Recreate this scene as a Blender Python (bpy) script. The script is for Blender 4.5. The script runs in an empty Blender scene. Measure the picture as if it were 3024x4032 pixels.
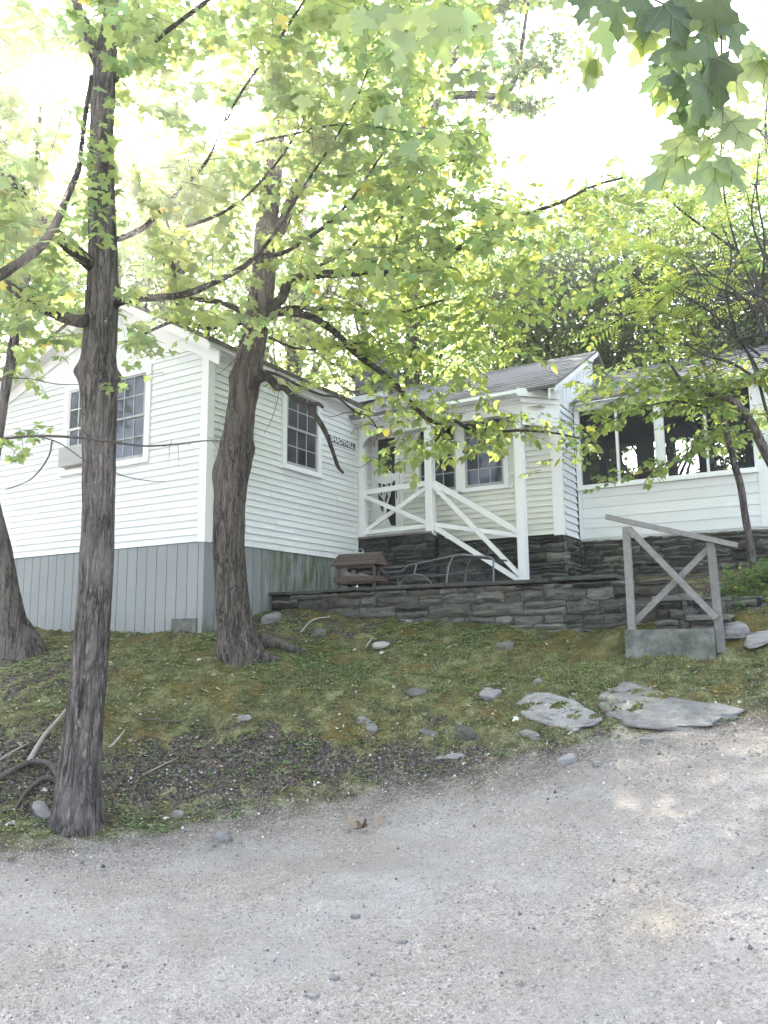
import bpy, math, random
import numpy as np
from mathutils import Vector, Matrix

random.seed(7)
RS = np.random.RandomState(11)
SC = bpy.context.scene
COL = SC.collection
PI = math.pi

# ------------------------------------------------------------------ camera
# world axes = axes of the cottage: X along its gable wall, Y back along its side wall
FPX = 3136.0
CAMP = np.array([7.2555, -7.5900, 1.6000])
C_RT = np.array([0.857186, 0.514903, -0.010346])
C_UP = np.array([0.088431, -0.127367, 0.987906])
C_FW = np.array([-0.507358, 0.847734, 0.154710])
cd = bpy.data.cameras.new('camera')
cam = bpy.data.objects.new('camera', cd)
COL.objects.link(cam)
cd.sensor_fit = 'VERTICAL'
cd.sensor_height = 36.0
cd.lens = 36.0 * FPX / 4032.0
cd.clip_start = 0.05
cd.clip_end = 600
mw = Matrix.Identity(4)
for i in range(3):
    mw[i][0] = C_RT[i]; mw[i][1] = C_UP[i]; mw[i][2] = -C_FW[i]; mw[i][3] = CAMP[i]
cam.matrix_world = mw
SC.camera = cam

def ray(px, py):
    return C_FW + C_RT * (px - 1512) / FPX - C_UP * (py - 2016) / FPX
def at(px, py, d):
    """point of the sight line through a pixel at horizontal distance d"""
    r = ray(px, py); return CAMP + r * (d / math.hypot(r[0], r[1]))
def proj(P):
    D = np.asarray(P, float) - CAMP
    z = D @ C_FW
    return 1512 + FPX * (D @ C_RT) / z, 2016 - FPX * (D @ C_UP) / z, z

# ------------------------------------------------------------------ light
SUN = np.array([-0.771, 0.602, 0.700]); SUN /= np.linalg.norm(SUN)
sun_el = math.asin(SUN[2]); sun_az = math.atan2(SUN[0], SUN[1])
W = bpy.data.worlds.new('World'); SC.world = W; W.use_nodes = True
wn = W.node_tree; wn.nodes.clear()
sky = wn.nodes.new('ShaderNodeTexSky'); sky.sky_type = 'NISHITA'; sky.sun_disc = False
sky.sun_elevation = sun_el; sky.sun_rotation = sun_az
sky.dust_density = 3.0; sky.air_density = 1.0; sky.ozone_density = 1.0
hs = wn.nodes.new('ShaderNodeHueSaturation'); hs.inputs['Saturation'].default_value = 0.5
bg = wn.nodes.new('ShaderNodeBackground'); bg.inputs['Strength'].default_value = 0.15
wo = wn.nodes.new('ShaderNodeOutputWorld')
wn.links.new(sky.outputs[0], hs.inputs['Color']); wn.links.new(hs.outputs[0], bg.inputs[0])
wn.links.new(bg.outputs[0], wo.inputs[0])
sl = bpy.data.lights.new('sun', 'SUN'); sl.energy = 4.5; sl.angle = math.radians(0.6)
sl.color = (1.0, 0.94, 0.82)
so = bpy.data.objects.new('sun', sl); COL.objects.link(so)
so.rotation_euler = Vector(SUN).to_track_quat('Z', 'Y').to_euler()
so.location = (0, 0, 30)
VS = SC.view_settings
VS.view_transform = 'Standard'; VS.look = 'None'; VS.gamma = 1.0; VS.use_curve_mapping = False
VS.exposure = 3.02
SC.cycles.max_bounces = 8; SC.cycles.diffuse_bounces = 4; SC.cycles.transparent_max_bounces = 12
SC.cycles.transmission_bounces = 4; SC.cycles.glossy_bounces = 3
SC.cycles.sample_clamp_indirect = 6.0

# ------------------------------------------------------------------ noise
def _h(ix, iy, iz, s):
    n = (ix * 374761393 + iy * 668265263 + iz * 2147483647 + s * 974634777) & 0xffffffff
    n = ((n ^ (n >> 13)) * 1274126177) & 0xffffffff
    n = n ^ (n >> 16)
    return (n & 0xffffff) / float(0xffffff)
def vn(p, s=0):
    p = np.asarray(p, float)
    i = np.floor(p).astype(np.int64); f = p - i; f = f * f * (3 - 2 * f)
    x, y, z = i[..., 0], i[..., 1], i[..., 2]
    o = 0
    for dx in (0, 1):
        for dy in (0, 1):
            for dz in (0, 1):
                w = (f[..., 0] if dx else 1 - f[..., 0]) * (f[..., 1] if dy else 1 - f[..., 1]) * (f[..., 2] if dz else 1 - f[..., 2])
                o = o + w * _h(x + dx, y + dy, z + dz, s)
    return o
def fbm(p, s=0, o=4):
    p = np.asarray(p, float); a = 0; w = .5; t = 0
    for k in range(o):
        a = a + w * vn(p * 2 ** k, s + k); t += w; w *= .5
    return a / t * 2 - 1

# ------------------------------------------------------------------ mesh and object helpers
class MB:
    def __init__(s):
        s.v = []; s.f = []; s.t = []          # t: one tone per face
        s.tone = 0.5
    def face(s, pts, tone=None):
        b = len(s.v); s.v.extend([tuple(p) for p in pts]); s.f.append(tuple(range(b, b + len(pts)))); s.t.append(s.tone if tone is None else tone)
    def hexa(s, p, tone=None):
        b = len(s.v); s.v.extend([tuple(q) for q in p])
        for q in ((0, 3, 2, 1), (4, 5, 6, 7), (0, 1, 5, 4), (1, 2, 6, 5), (2, 3, 7, 6), (3, 0, 4, 7)):
            s.f.append(tuple(b + i for i in q)); s.t.append(s.tone if tone is None else tone)
    def box(s, x0, x1, y0, y1, z0, z1, tone=None):
        s.hexa([(x0, y0, z0), (x1, y0, z0), (x1, y1, z0), (x0, y1, z0), (x0, y0, z1), (x1, y0, z1), (x1, y1, z1), (x0, y1, z1)], tone)
    def bar(s, a, b, w, h, up=(0, 0, 1), tone=None):
        a = Vector(a); b = Vector(b); d = (b - a).normalized(); up = Vector(up)
        sd = d.cross(up).normalized(); u = sd.cross(d).normalized()
        sd *= w / 2; u *= h / 2
        s.hexa([a - sd - u, a + sd - u, b + sd - u, b - sd - u, a - sd + u, a + sd + u, b + sd + u, b - sd + u], tone)
    def prism(s, poly, off, tone=None):
        """poly: 3D points of a flat outline, off: extrusion vector"""
        n = len(poly); b = len(s.v); o = Vector(off)
        s.v.extend([tuple(p) for p in poly]); s.v.extend([tuple(Vector(p) + o) for p in poly])
        t = s.tone if tone is None else tone
        s.f.append(tuple(range(b, b + n))); s.t.append(t)
        s.f.append(tuple(range(b + 2 * n - 1, b + n - 1, -1))); s.t.append(t)
        for i in range(n):
            j = (i + 1) % n
            s.f.append((b + i, b + n + i, b + n + j, b + j)); s.t.append(t)
    def grid(s, P, tone=None):
        P = np.asarray(P); n, m = P.shape[:2]; b = len(s.v)
        s.v.extend(map(tuple, P.reshape(-1, 3)))
        for i in range(n - 1):
            for j in range(m - 1):
                s.f.append((b + i * m + j, b + i * m + j + 1, b + (i + 1) * m + j + 1, b + (i + 1) * m + j)); s.t.append(s.tone if tone is None else tone)
    def tube(s, pts, rad, n=8, rough=0, seed=0, caps=True, tone=None):
        pts = np.asarray(pts, float); m = len(pts)
        rad = np.broadcast_to(np.asarray(rad, float), (m,))
        T = np.gradient(pts, axis=0); T /= np.linalg.norm(T, axis=1)[:, None] + 1e-9
        up = np.array([0.2, 0.1, 1.0]) if abs(T[0][2]) < .9 else np.array([1.0, .2, 0])
        N = np.cross(T[0], up); N /= np.linalg.norm(N)
        rings = []
        a = np.linspace(0, 2 * PI, n, endpoint=False)
        for i in range(m):
            N = N - T[i] * (N @ T[i]); N /= np.linalg.norm(N); B = np.cross(T[i], N)
            rings.append(pts[i] + rad[i] * (np.cos(a)[:, None] * N + np.sin(a)[:, None] * B))
        R = np.array(rings)
        if rough:
            C = pts[:, None, :]; dv = R - C
            nz = fbm(np.concatenate([R[..., :2] * 9, R[..., 2:] * 2.0], -1) + seed, seed, 3)
            R = C + dv * (1 + rough * nz[..., None])
        b = len(s.v); s.v.extend(map(tuple, R.reshape(-1, 3)))
        t = s.tone if tone is None else tone
        for i in range(m - 1):
            for j in range(n):
                k = (j + 1) % n
                s.f.append((b + i * n + j, b + i * n + k, b + (i + 1) * n + k, b + (i + 1) * n + j)); s.t.append(t)
        if caps:
            s.f.append(tuple(b + j for j in range(n))[::-1]); s.t.append(t)
            s.f.append(tuple(b + (m - 1) * n + j for j in range(n))); s.t.append(t)
    def build(s, name, mat, parent=None, smooth=False):
        me = bpy.data.meshes.new(name)
        me.from_pydata(s.v, [], s.f); me.materials.append(mat)
        at_ = me.attributes.new('tone', 'FLOAT', 'FACE'); at_.data.foreach_set('value', s.t)
        if smooth: me.polygons.foreach_set('use_smooth', [True] * len(me.polygons))
        me.update()
        return link(name, me, parent)
def wloc(o):
    return (wloc(o.parent) if o.parent else Vector((0, 0, 0))) + o.location
def link(name, me, parent=None):
    o = bpy.data.objects.new(name, me); COL.objects.link(o)
    if parent is not None:
        o.parent = parent; o.location = -wloc(parent)
    return o
def np_mesh(name, V, F, mat, parent=None, tone=None, smooth=False):
    """V (n,3), F (m,k) arrays with a fixed k"""
    me = bpy.data.meshes.new(name); V = np.asarray(V, np.float32); F = np.asarray(F, np.int32); k = F.shape[1]
    me.vertices.add(len(V)); me.vertices.foreach_set('co', V.ravel())
    me.loops.add(F.size); me.loops.foreach_set('vertex_index', F.ravel())
    me.polygons.add(len(F)); me.polygons.foreach_set('loop_start', np.arange(0, F.size, k, dtype=np.int32))
    me.polygons.foreach_set('loop_total', np.full(len(F), k, np.int32))
    me.update(calc_edges=True)
    me.materials.append(mat)
    if tone is not None:
        a = me.attributes.new('tone', 'FLOAT', 'FACE'); a.data.foreach_set('value', np.asarray(tone, np.float32))
    if smooth: me.polygons.foreach_set('use_smooth', np.ones(len(F), bool))
    return link(name, me, parent)
def thing(name, label, cat, loc=(0, 0, 0), group=None):
    o = bpy.data.objects.new(name, None); COL.objects.link(o); o.location = loc; o.empty_display_size = .2
    o['label'] = label; o['category'] = cat
    if group: o['group'] = group
    return o
def tag(o, label, cat, group=None, kind=None):
    o['label'] = label; o['category'] = cat
    if group: o['group'] = group
    if kind: o['kind'] = kind
    return o
def rebase(o, loc):
    """give a one-mesh thing an origin at its base"""
    loc = Vector(loc); o.data.transform(Matrix.Translation(-loc)); o.location = loc; return o

# ------------------------------------------------------------------ materials
class NT:
    def __init__(s, name):
        s.m = bpy.data.materials.new(name); s.m.use_nodes = True; s.t = s.m.node_tree; s.t.nodes.clear()
        s.out = s.n('ShaderNodeOutputMaterial')
    def n(s, k, **kw):
        o = s.t.nodes.new(k)
        for a, b in kw.items(): setattr(o, a, b)
        return o
    def l(s, a, b): s.t.links.new(a, b)
    def val(s, sock, v):
        if hasattr(v, 'is_linked') or isinstance(v, bpy.types.NodeSocket): s.l(v, sock)
        else: sock.default_value = v
    def pos(s, scale=(1, 1, 1)):
        g = s.n('ShaderNodeNewGeometry'); m = s.n('ShaderNodeMapping'); s.l(g.outputs['Position'], m.inputs['Vector'])
        m.inputs['Scale'].default_value = scale; return m.outputs[0]
    def noise(s, scale, vec=None, detail=4, rough=.55, out='Fac'):
        o = s.n('ShaderNodeTexNoise'); o.inputs['Scale'].default_value = scale; o.inputs['Detail'].default_value = detail
        o.inputs['Roughness'].default_value = rough; s.l(vec if vec is not None else s.pos(), o.inputs['Vector']); return o.outputs[out]
    def ramp(s, fac, stops):
        o = s.n('ShaderNodeValToRGB'); s.l(fac, o.inputs[0]); e = o.color_ramp.elements
        while len(e) < len(stops): e.new(.5)
        for i, (p, c) in enumerate(stops):
            e[i].position = p; e[i].color = (*c, 1) if isinstance(c, tuple) else (c, c, c, 1)
        return o.outputs[0]
    def mix(s, f, a, b, mode='MIX'):
        o = s.n('ShaderNodeMix', data_type='RGBA', blend_type=mode); s.val(o.inputs[0], f)
        for sk, v in ((o.inputs[6], a), (o.inputs[7], b)):
            if isinstance(v, tuple): sk.default_value = (*v, 1)
            else: s.l(v, sk)
        return o.outputs[2]
    def math(s, op, a, b=0.0, clamp=False):
        o = s.n('ShaderNodeMath', operation=op, use_clamp=clamp); s.val(o.inputs[0], a); s.val(o.inputs[1], b); return o.outputs[0]
    def attr(s, name='tone', out='Fac'):
        o = s.n('ShaderNodeAttribute', attribute_name=name); return o.outputs[out]
    def bump(s, h, strength=.3, dist=.01):
        o = s.n('ShaderNodeBump'); o.inputs['Strength'].default_value = strength; o.inputs['Distance'].default_value = dist; s.l(h, o.inputs['Height']); return o.outputs[0]
    def bsdf(s, col, rough=.6, bump=None, spec=.3, metal=0):
        b = s.n('ShaderNodeBsdfPrincipled'); 
        if isinstance(col, tuple): b.inputs['Base Color'].default_value = (*col, 1)
        else: s.l(col, b.inputs['Base Color'])
        s.val(b.inputs['Roughness'], rough); b.inputs['Specular IOR Level'].default_value = spec; b.inputs['Metallic'].default_value = metal
        if bump is not None: s.l(bump, b.inputs['Normal'])
        return b.outputs[0]
    def done(s, sh): s.l(sh, s.out.inputs[0]); return s.m

def sep(t, v):
    o = t.n('ShaderNodeSeparateXYZ'); t.l(v, o.inputs[0]); return o.outputs

def m_paint(name, col, dirt=(.42, .45, .40), amt=.25, moss=False, grain=(3, 3, 30)):
    t = NT(name)
    n1 = t.noise(1.3, detail=6); n2 = t.noise(9, vec=t.pos((1, 1, 3)), detail=5)
    f = t.math('MULTIPLY', t.ramp(n1, [(.45, 0.0), (.75, 1.0)]), t.ramp(n2, [(.45, 0.0), (.8, 1.0)]))
    c = t.mix(t.math('MULTIPLY', f, amt), col, dirt)
    tn = t.attr(); c = t.mix(1.0, c, t.ramp(tn, [(0, .90), (1, 1.0)]), 'MULTIPLY')
    # chips where bare wood shows
    ch = t.noise(14, vec=t.pos((1, 1, 4)), detail=3, rough=.7)
    c = t.mix(t.ramp(ch, [(.73, 0.0), (.76, .7)]), c, (.33, .32, .29))
    if moss:
        x = sep(t, t.pos())
        # algae on the side wall next to the front corner, fading along Y
        a = t.math('SUBTRACT', 1.0, t.math('ABSOLUTE', t.math('DIVIDE', t.math('SUBTRACT', x[1], .45), .75)), True)
        b = t.math('SUBTRACT', 1.0, t.math('ABSOLUTE', t.math('DIVIDE', t.math('SUBTRACT', x[2], 4.35), .8)), True)
        gx = t.math('GREATER_THAN', x[0], -.012)
        nn = t.ramp(t.noise(11, vec=t.pos((1, 1, 3)), detail=7, rough=.7), [(.42, 0.0), (.62, 1.0)])
        k = t.math('MULTIPLY', t.math('MULTIPLY', a, b), t.math('MULTIPLY', gx, nn))
        c = t.mix(t.math('MULTIPLY', k, 1.1, True), c, (.36, .38, .27))
        # rain splash dirt at the foot
        b2 = t.math('SUBTRACT', 1.0, t.math('DIVIDE', t.math('ABSOLUTE', t.math('SUBTRACT', x[2], 2.85)), .35), True)
        c = t.mix(t.math('MULTIPLY', t.math('MULTIPLY', b2, nn), .35), c, (.42, .42, .36))
    bp = t.bump(t.noise(6, vec=t.pos(grain), detail=4), .12, .004)
    return t.done(t.bsdf(c, .5, bp, .35))
M_WHITE = m_paint('white_paint', (.74, .77, .79), amt=.5, moss=True)
M_TRIM = m_paint('white_trim_paint', (.80, .82, .84), amt=.15)
M_PORCHW = m_paint('porch_board_paint', (.72, .75, .77), (.40, .42, .42), .3)
M_CREAM = m_paint('cream_paint', (.73, .74, .69), amt=.15)

def m_skirt():
    t = NT('grey_skirt_paint')
    x = sep(t, t.pos())
    n = t.noise(2.2, detail=6)
    c = t.mix(n, (.20, .225, .235), (.27, .285, .29))
    c = t.mix(1.0, c, t.ramp(t.attr(), [(0, .95), (1, 1.03)]), 'MULTIPLY')
    st = t.ramp(t.noise(3.0, vec=t.pos((3, 3, .7)), detail=6, rough=.65), [(.40, 0.0), (.62, 1.0)])
    gx = t.math('GREATER_THAN', x[0], -.02)
    ya = t.math('DIVIDE', t.math('SUBTRACT', x[1], .75), .8, True)
    k = t.math('MULTIPLY', t.math('MULTIPLY', gx, ya), st)
    low = t.math('DIVIDE', t.math('SUBTRACT', 2.0, x[2]), .30, True)
    k2 = t.math('MULTIPLY', t.math('MULTIPLY', low, st), gx)
    c = t.mix(t.math('MAXIMUM', k, k2), c, (.085, .10, .045))
    c = t.mix(t.math('MULTIPLY', t.math('MULTIPLY', low, st), .4), c, (.13, .13, .10))
    return t.done(t.bsdf(c, .6, t.bump(t.noise(4, vec=t.pos((6, 6, 1))), .1, .004)))
M_SKIRT = m_skirt()

def m_wood(name, a, b, rough=.75, grain=(25, 25, 25)):
    t = NT(name); n = t.noise(3, vec=t.pos(grain), detail=5, rough=.65); n2 = t.noise(2.0, detail=4)
    c = t.mix(t.ramp(n, [(.3, 0.0), (.7, 1.0)]), a, b); c = t.mix(t.math('MULTIPLY', n2, .5), c, tuple(v * .6 for v in a))
    c = t.mix(1.0, c, t.ramp(t.attr(), [(0, .8), (1, 1.15)]), 'MULTIPLY')
    return t.done(t.bsdf(c, rough, t.bump(n, .35, .004), .2))
M_GREYWOOD = m_wood('weathered_wood', (.15, .147, .14), (.25, .245, .235), .75, (7, 7, 7))
M_BROWN = m_wood('brown_stain', (.085, .068, .060), (.13, .105, .093), .6, (8, 8, 8))
M_DARKWOOD = m_wood('dark_board', (.035, .04, .042), (.07, .075, .08))
M_PALEWOOD = m_wood('dead_wood', (.24, .225, .20), (.42, .40, .37), .8, (20, 20, 20))
M_ROOT = m_wood('root_bark', (.05, .045, .04), (.17, .155, .135), .85, (20, 20, 20))

def m_bark(name, dark, light, lichen=.35, fine=1.0):
    t = NT(name)
    v = t.pos((1, 1, .16))
    wv = t.noise(9 * fine, vec=v, detail=6, rough=.7)
    n1 = t.n('ShaderNodeTexNoise'); n1.inputs['Scale'].default_value = 13 * fine; n1.inputs['Detail'].default_value = 5; n1.inputs['Roughness'].default_value = .6; n1.inputs['Distortion'].default_value = .6; t.l(t.pos((1, 1, .13)), n1.inputs['Vector'])
    r1 = t.math('ABSOLUTE', t.math('SUBTRACT', n1.outputs['Fac'], .5))
    n3 = t.noise(30 * fine, vec=t.pos((1, 1, .22)), detail=4, rough=.7); r2 = t.math('ABSOLUTE', t.math('SUBTRACT', n3, .5))
    cr = t.math('MULTIPLY', t.ramp(r1, [(.0, 0.0), (.07, 1.0)]), t.ramp(r2, [(.0, .35), (.08, 1.0)]))
    h = t.math('ADD', t.math('MULTIPLY', cr, .7), t.math('MULTIPLY', wv, .9))
    c = t.mix(t.ramp(h, [(.42, 0.0), (1.15, 1.0)]), dark, light)
    big = t.noise(1.6, detail=5, rough=.6)
    c = t.mix(t.ramp(big, [(.50, 0.0), (.68, .55)]), c, tuple(min(1, q * 1.35) for q in light))
    grn = t.noise(3.1, vec=t.pos((1.1, 1.1, .7)), detail=5)
    c = t.mix(t.ramp(grn, [(.55, 0.0), (.75, .45)]), c, (.085, .10, .065))
    li = t.noise(8, detail=5, rough=.7)
    c = t.mix(t.math('MULTIPLY', t.ramp(li, [(.66, 0.0), (.69, 1.0)]), lichen), c, (.33, .35, .32))
    return t.done(t.bsdf(c, .85, t.bump(h, .9, .02), .15))
M_BARK1 = m_bark('maple_bark', (.026, .024, .023), (.175, .158, .146), .9)
M_BARK2 = m_bark('shaggy_bark', (.024, .021, .02), (.175, .155, .141), .25, 1.5)
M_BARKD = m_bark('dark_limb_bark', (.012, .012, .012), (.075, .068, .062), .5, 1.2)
M_BARKF = m_bark('far_bark', (.03, .03, .03), (.10, .095, .09), .2, .6)

def m_stone(name, a, b, tint=.35):
    t = NT(name)
    tn = t.attr()
    n = t.noise(5, vec=t.pos((1, 1, 4)), detail=7, rough=.65); n2 = t.noise(22, vec=t.pos((1, 1, 5)), detail=5, rough=.7)
    c = t.mix(t.ramp(n, [(.3, 0.0), (.75, 1.0)]), a, b)
    c = t.mix(1.0, c, t.ramp(tn, [(0, .42), (.5, .95), (1, 1.75)]), 'MULTIPLY')
    c = t.mix(t.ramp(t.noise(2.5, detail=3), [(.5, 0.0), (.7, tint)]), c, (.15, .135, .09))
    c = t.mix(t.ramp(t.noise(13, detail=4), [(.62, 0.0), (.68, .5)]), c, (.26, .27, .26))
    c = t.mix(t.ramp(n2, [(.55, 0.0), (.75, .6)]), c, (.03, .035, .035))
    return t.done(t.bsdf(c, .85, t.bump(t.math('ADD', n, t.math('MULTIPLY', n2, 1.4)), 1.0, .03), .15))
M_STONE = m_stone('wall_stone', (.095, .10, .094), (.30, .30, .27))
M_STONE_D = m_stone('dark_stone', (.07, .077, .078), (.20, .208, .20), .2)
M_CHIM = m_stone('chimney_stone', (.20, .205, .235), (.36, .37, .41), .1)
M_ROCK = m_stone('pale_rock', (.26, .25, .25), (.50, .49, .49), .2)
M_MORTAR = m_stone('mortar', (.015, .018, .02), (.03, .033, .035), 0)
def m_concrete():
    t = NT('old_concrete'); n = t.noise(6, detail=7, rough=.7); n2 = t.noise(30, detail=4)
    x = sep(t, t.pos())
    c = t.mix(t.ramp(n, [(.4, 0.0), (.62, 1.0)]), (.085, .09, .085), (.19, .195, .175))
    c = t.mix(t.ramp(n2, [(.62, 0.0), (.72, .6)]), c, (.30, .31, .27))
    c = t.mix(t.ramp(t.noise(2.4, detail=4), [(.45, 0.0), (.6, .5)]), c, (.055, .065, .05))
    return t.done(t.bsdf(c, .9, t.bump(t.math('ADD', n, n2), .5, .01), .15))
M_CONC = m_concrete()
def m_plain(name, col, rough=.5, metal=0, spec=.4, var=.15):
    t = NT(name); n = t.noise(12, detail=4)
    c = t.mix(t.math('MULTIPLY', n, var * 2), col, tuple(v * .5 for v in col))
    return t.done(t.bsdf(c, rough, t.bump(n, .1, .002), spec, metal))
M_TUBE = m_plain('dark_tube_metal', (.14, .15, .16), .38, .2)
M_STRAP = m_plain('black_strap', (.03, .032, .035), .5)
M_BLACK = m_plain('black_iron', (.015, .015, .017), .45)
M_NAVY = m_plain('sign_blue', (.016, .035, .06), .35)
M_SIGNW = m_plain('sign_white', (.78, .80, .80), .4, var=.05)
M_SASH = m_plain('grey_sash_paint', (.38, .385, .39), .5)
M_SASHW = m_plain('white_sash_paint', (.66, .67, .67), .5)
M_DARKIN = m_plain('dark_interior', (.035, .04, .05), .8, var=.3)
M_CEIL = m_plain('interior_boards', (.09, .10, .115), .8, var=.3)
M_FLASH = m_plain('grey_flashing', (.45, .46, .48), .4, .6)
M_ACBOX = m_plain('beige_appliance', (.42, .43, .42), .5)

def m_glass():
    t = NT('window_glass')
    n = t.noise(1.3, vec=t.pos((1, 1, 1)), detail=3)
    c = t.mix(t.ramp(n, [(.35, 0.0), (.7, 1.0)]), (.018, .022, .032), (.06, .065, .08))
    d = t.bsdf(c, .35, None, .1)
    g = t.n('ShaderNodeBsdfGlossy'); g.inputs['Roughness'].default_value = .06; g.inputs['Color'].default_value = (.75, .8, .9, 1)
    bp = t.bump(t.noise(3, detail=2), .06, .02); t.l(bp, g.inputs['Normal'])
    fr = t.n('ShaderNodeFresnel'); fr.inputs['IOR'].default_value = 1.5
    mx = t.n('ShaderNodeMixShader'); t.l(t.math('ADD', fr.outputs[0], .015, True), mx.inputs[0]); t.l(d, mx.inputs[1]); t.l(g.outputs[0], mx.inputs[2])
    return t.done(mx.outputs[0])
M_GLASS = m_glass()
def m_screen(a=.45):
    t = NT('insect_screen')
    tr = t.n('ShaderNodeBsdfTransparent'); d = t.bsdf((.07, .08, .09), .6)
    mx = t.n('ShaderNodeMixShader'); mx.inputs[0].default_value = a; t.l(tr.outputs[0], mx.inputs[1]); t.l(d, mx.inputs[2])
    return t.done(mx.outputs[0])
M_SCREEN = m_screen(.28)

def m_shingle(name, a, b, moss=0.0):
    t = NT(name); n = t.noise(4, detail=5, rough=.7); n2 = t.noise(40, detail=3)
    c = t.mix(n, a, b); c = t.mix(1.0, c, t.ramp(t.attr(), [(0, .7), (1, 1.25)]), 'MULTIPLY')
    c = t.mix(t.math('MULTIPLY', n2, .25), c, (.08, .08, .08))
    c = t.mix(t.ramp(t.noise(5, detail=6, rough=.7), [(.72 - moss * .35, 0.0), (.80 - moss * .35, .9)]), c, (.075, .085, .035))
    return t.done(t.bsdf(c, .9, t.bump(t.math('ADD', n, n2), .5, .01), .15))
M_SHIN = m_shingle('grey_shingle', (.24, .235, .25), (.36, .35, .37))
M_SHINM = m_shingle('mossy_shingle', (.17, .165, .15), (.26, .25, .23), .7)

def m_leaf(name, base, trans, var=.35, rough=.45):
    t = NT(name); tn = t.attr()
    big = t.noise(.9, detail=2)
    hi = tuple(min(1, v * (1 + var)) for v in base); lo = tuple(v * (1 - var) for v in base)
    c = t.mix(tn, lo, hi)
    thi = (min(1, trans[0] * 1.35), min(1, trans[1] * 1.12), trans[2] * .9); tlo = (trans[0] * .70, trans[1] * .84, trans[2])
    c2 = t.mix(tn, tlo, thi); c2 = t.mix(t.ramp(big, [(.45, 0.0), (.65, .35)]), c2, (min(1, trans[0] * 1.5), min(1, trans[1] * 1.12), trans[2] * .7))
    yl = t.ramp(tn, [(.985, 0.0), (.99, 1.0)])
    c2 = t.mix(yl, c2, (.85, .72, .16)); c = t.mix(yl, c, (.5, .42, .10))
    d = t.n('ShaderNodeBsdfDiffuse'); t.l(c, d.inputs[0])
    tr = t.n('ShaderNodeBsdfTranslucent'); t.l(c2, tr.inputs[0])
    g = t.n('ShaderNodeBsdfGlossy'); g.inputs['Roughness'].default_value = rough; g.inputs['Color'].default_value = (1, 1, 1, 1)
    m1 = t.n('ShaderNodeMixShader'); m1.inputs[0].default_value = .55; t.l(d.outputs[0], m1.inputs[1]); t.l(tr.outputs[0], m1.inputs[2])
    m2 = t.n('ShaderNodeMixShader'); m2.inputs[0].default_value = .04; t.l(m1.outputs[0], m2.inputs[1]); t.l(g.outputs[0], m2.inputs[2])
    return t.done(m2.outputs[0])
M_MAPLE = m_leaf('maple_leaf', (.10, .14, .06), (.43, .58, .21))
M_OVATE = m_leaf('basswood_leaf', (.095, .145, .055), (.47, .62, .18))
M_SUMAC = m_leaf('sumac_leaf', (.10, .17, .07), (.48, .62, .14))
M_FAR = m_leaf('forest_leaf', (.085, .12, .06), (.33, .46, .19))
M_DARKF = m_leaf('cedar_leaf', (.05, .075, .05), (.12, .17, .09))
M_BIGL = m_leaf('near_maple_leaf', (.03, .06, .028), (.12, .21, .06), .5)
M_BUSH = m_leaf('shrub_leaf', (.07, .13, .05), (.19, .34, .09))
M_WEED = m_leaf('weed_leaf', (.20, .27, .15), (.30, .42, .16), .5)

def m_litter():
    t = NT('dry_leaf_litter'); tn = t.attr()
    c = t.ramp(tn, [(0, (.06, .045, .035)), (.35, (.19, .14, .10)), (.7, (.38, .33, .27)), (1, (.62, .60, .54))])
    return t.done(t.bsdf(c, .8, t.bump(t.noise(40), .3, .004), .2))
M_LITTER = m_litter()
def m_pebble():
    t = NT('gravel_stone'); tn = t.attr()
    c = t.ramp(tn, [(0, (.06, .06, .06)), (.25, (.22, .21, .205)), (.7, (.42, .41, .41)), (1, (.72, .71, .70))])
    return t.done(t.bsdf(c, .8, t.bump(t.noise(60), .3, .003), .25))
M_PEB = m_pebble()

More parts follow.
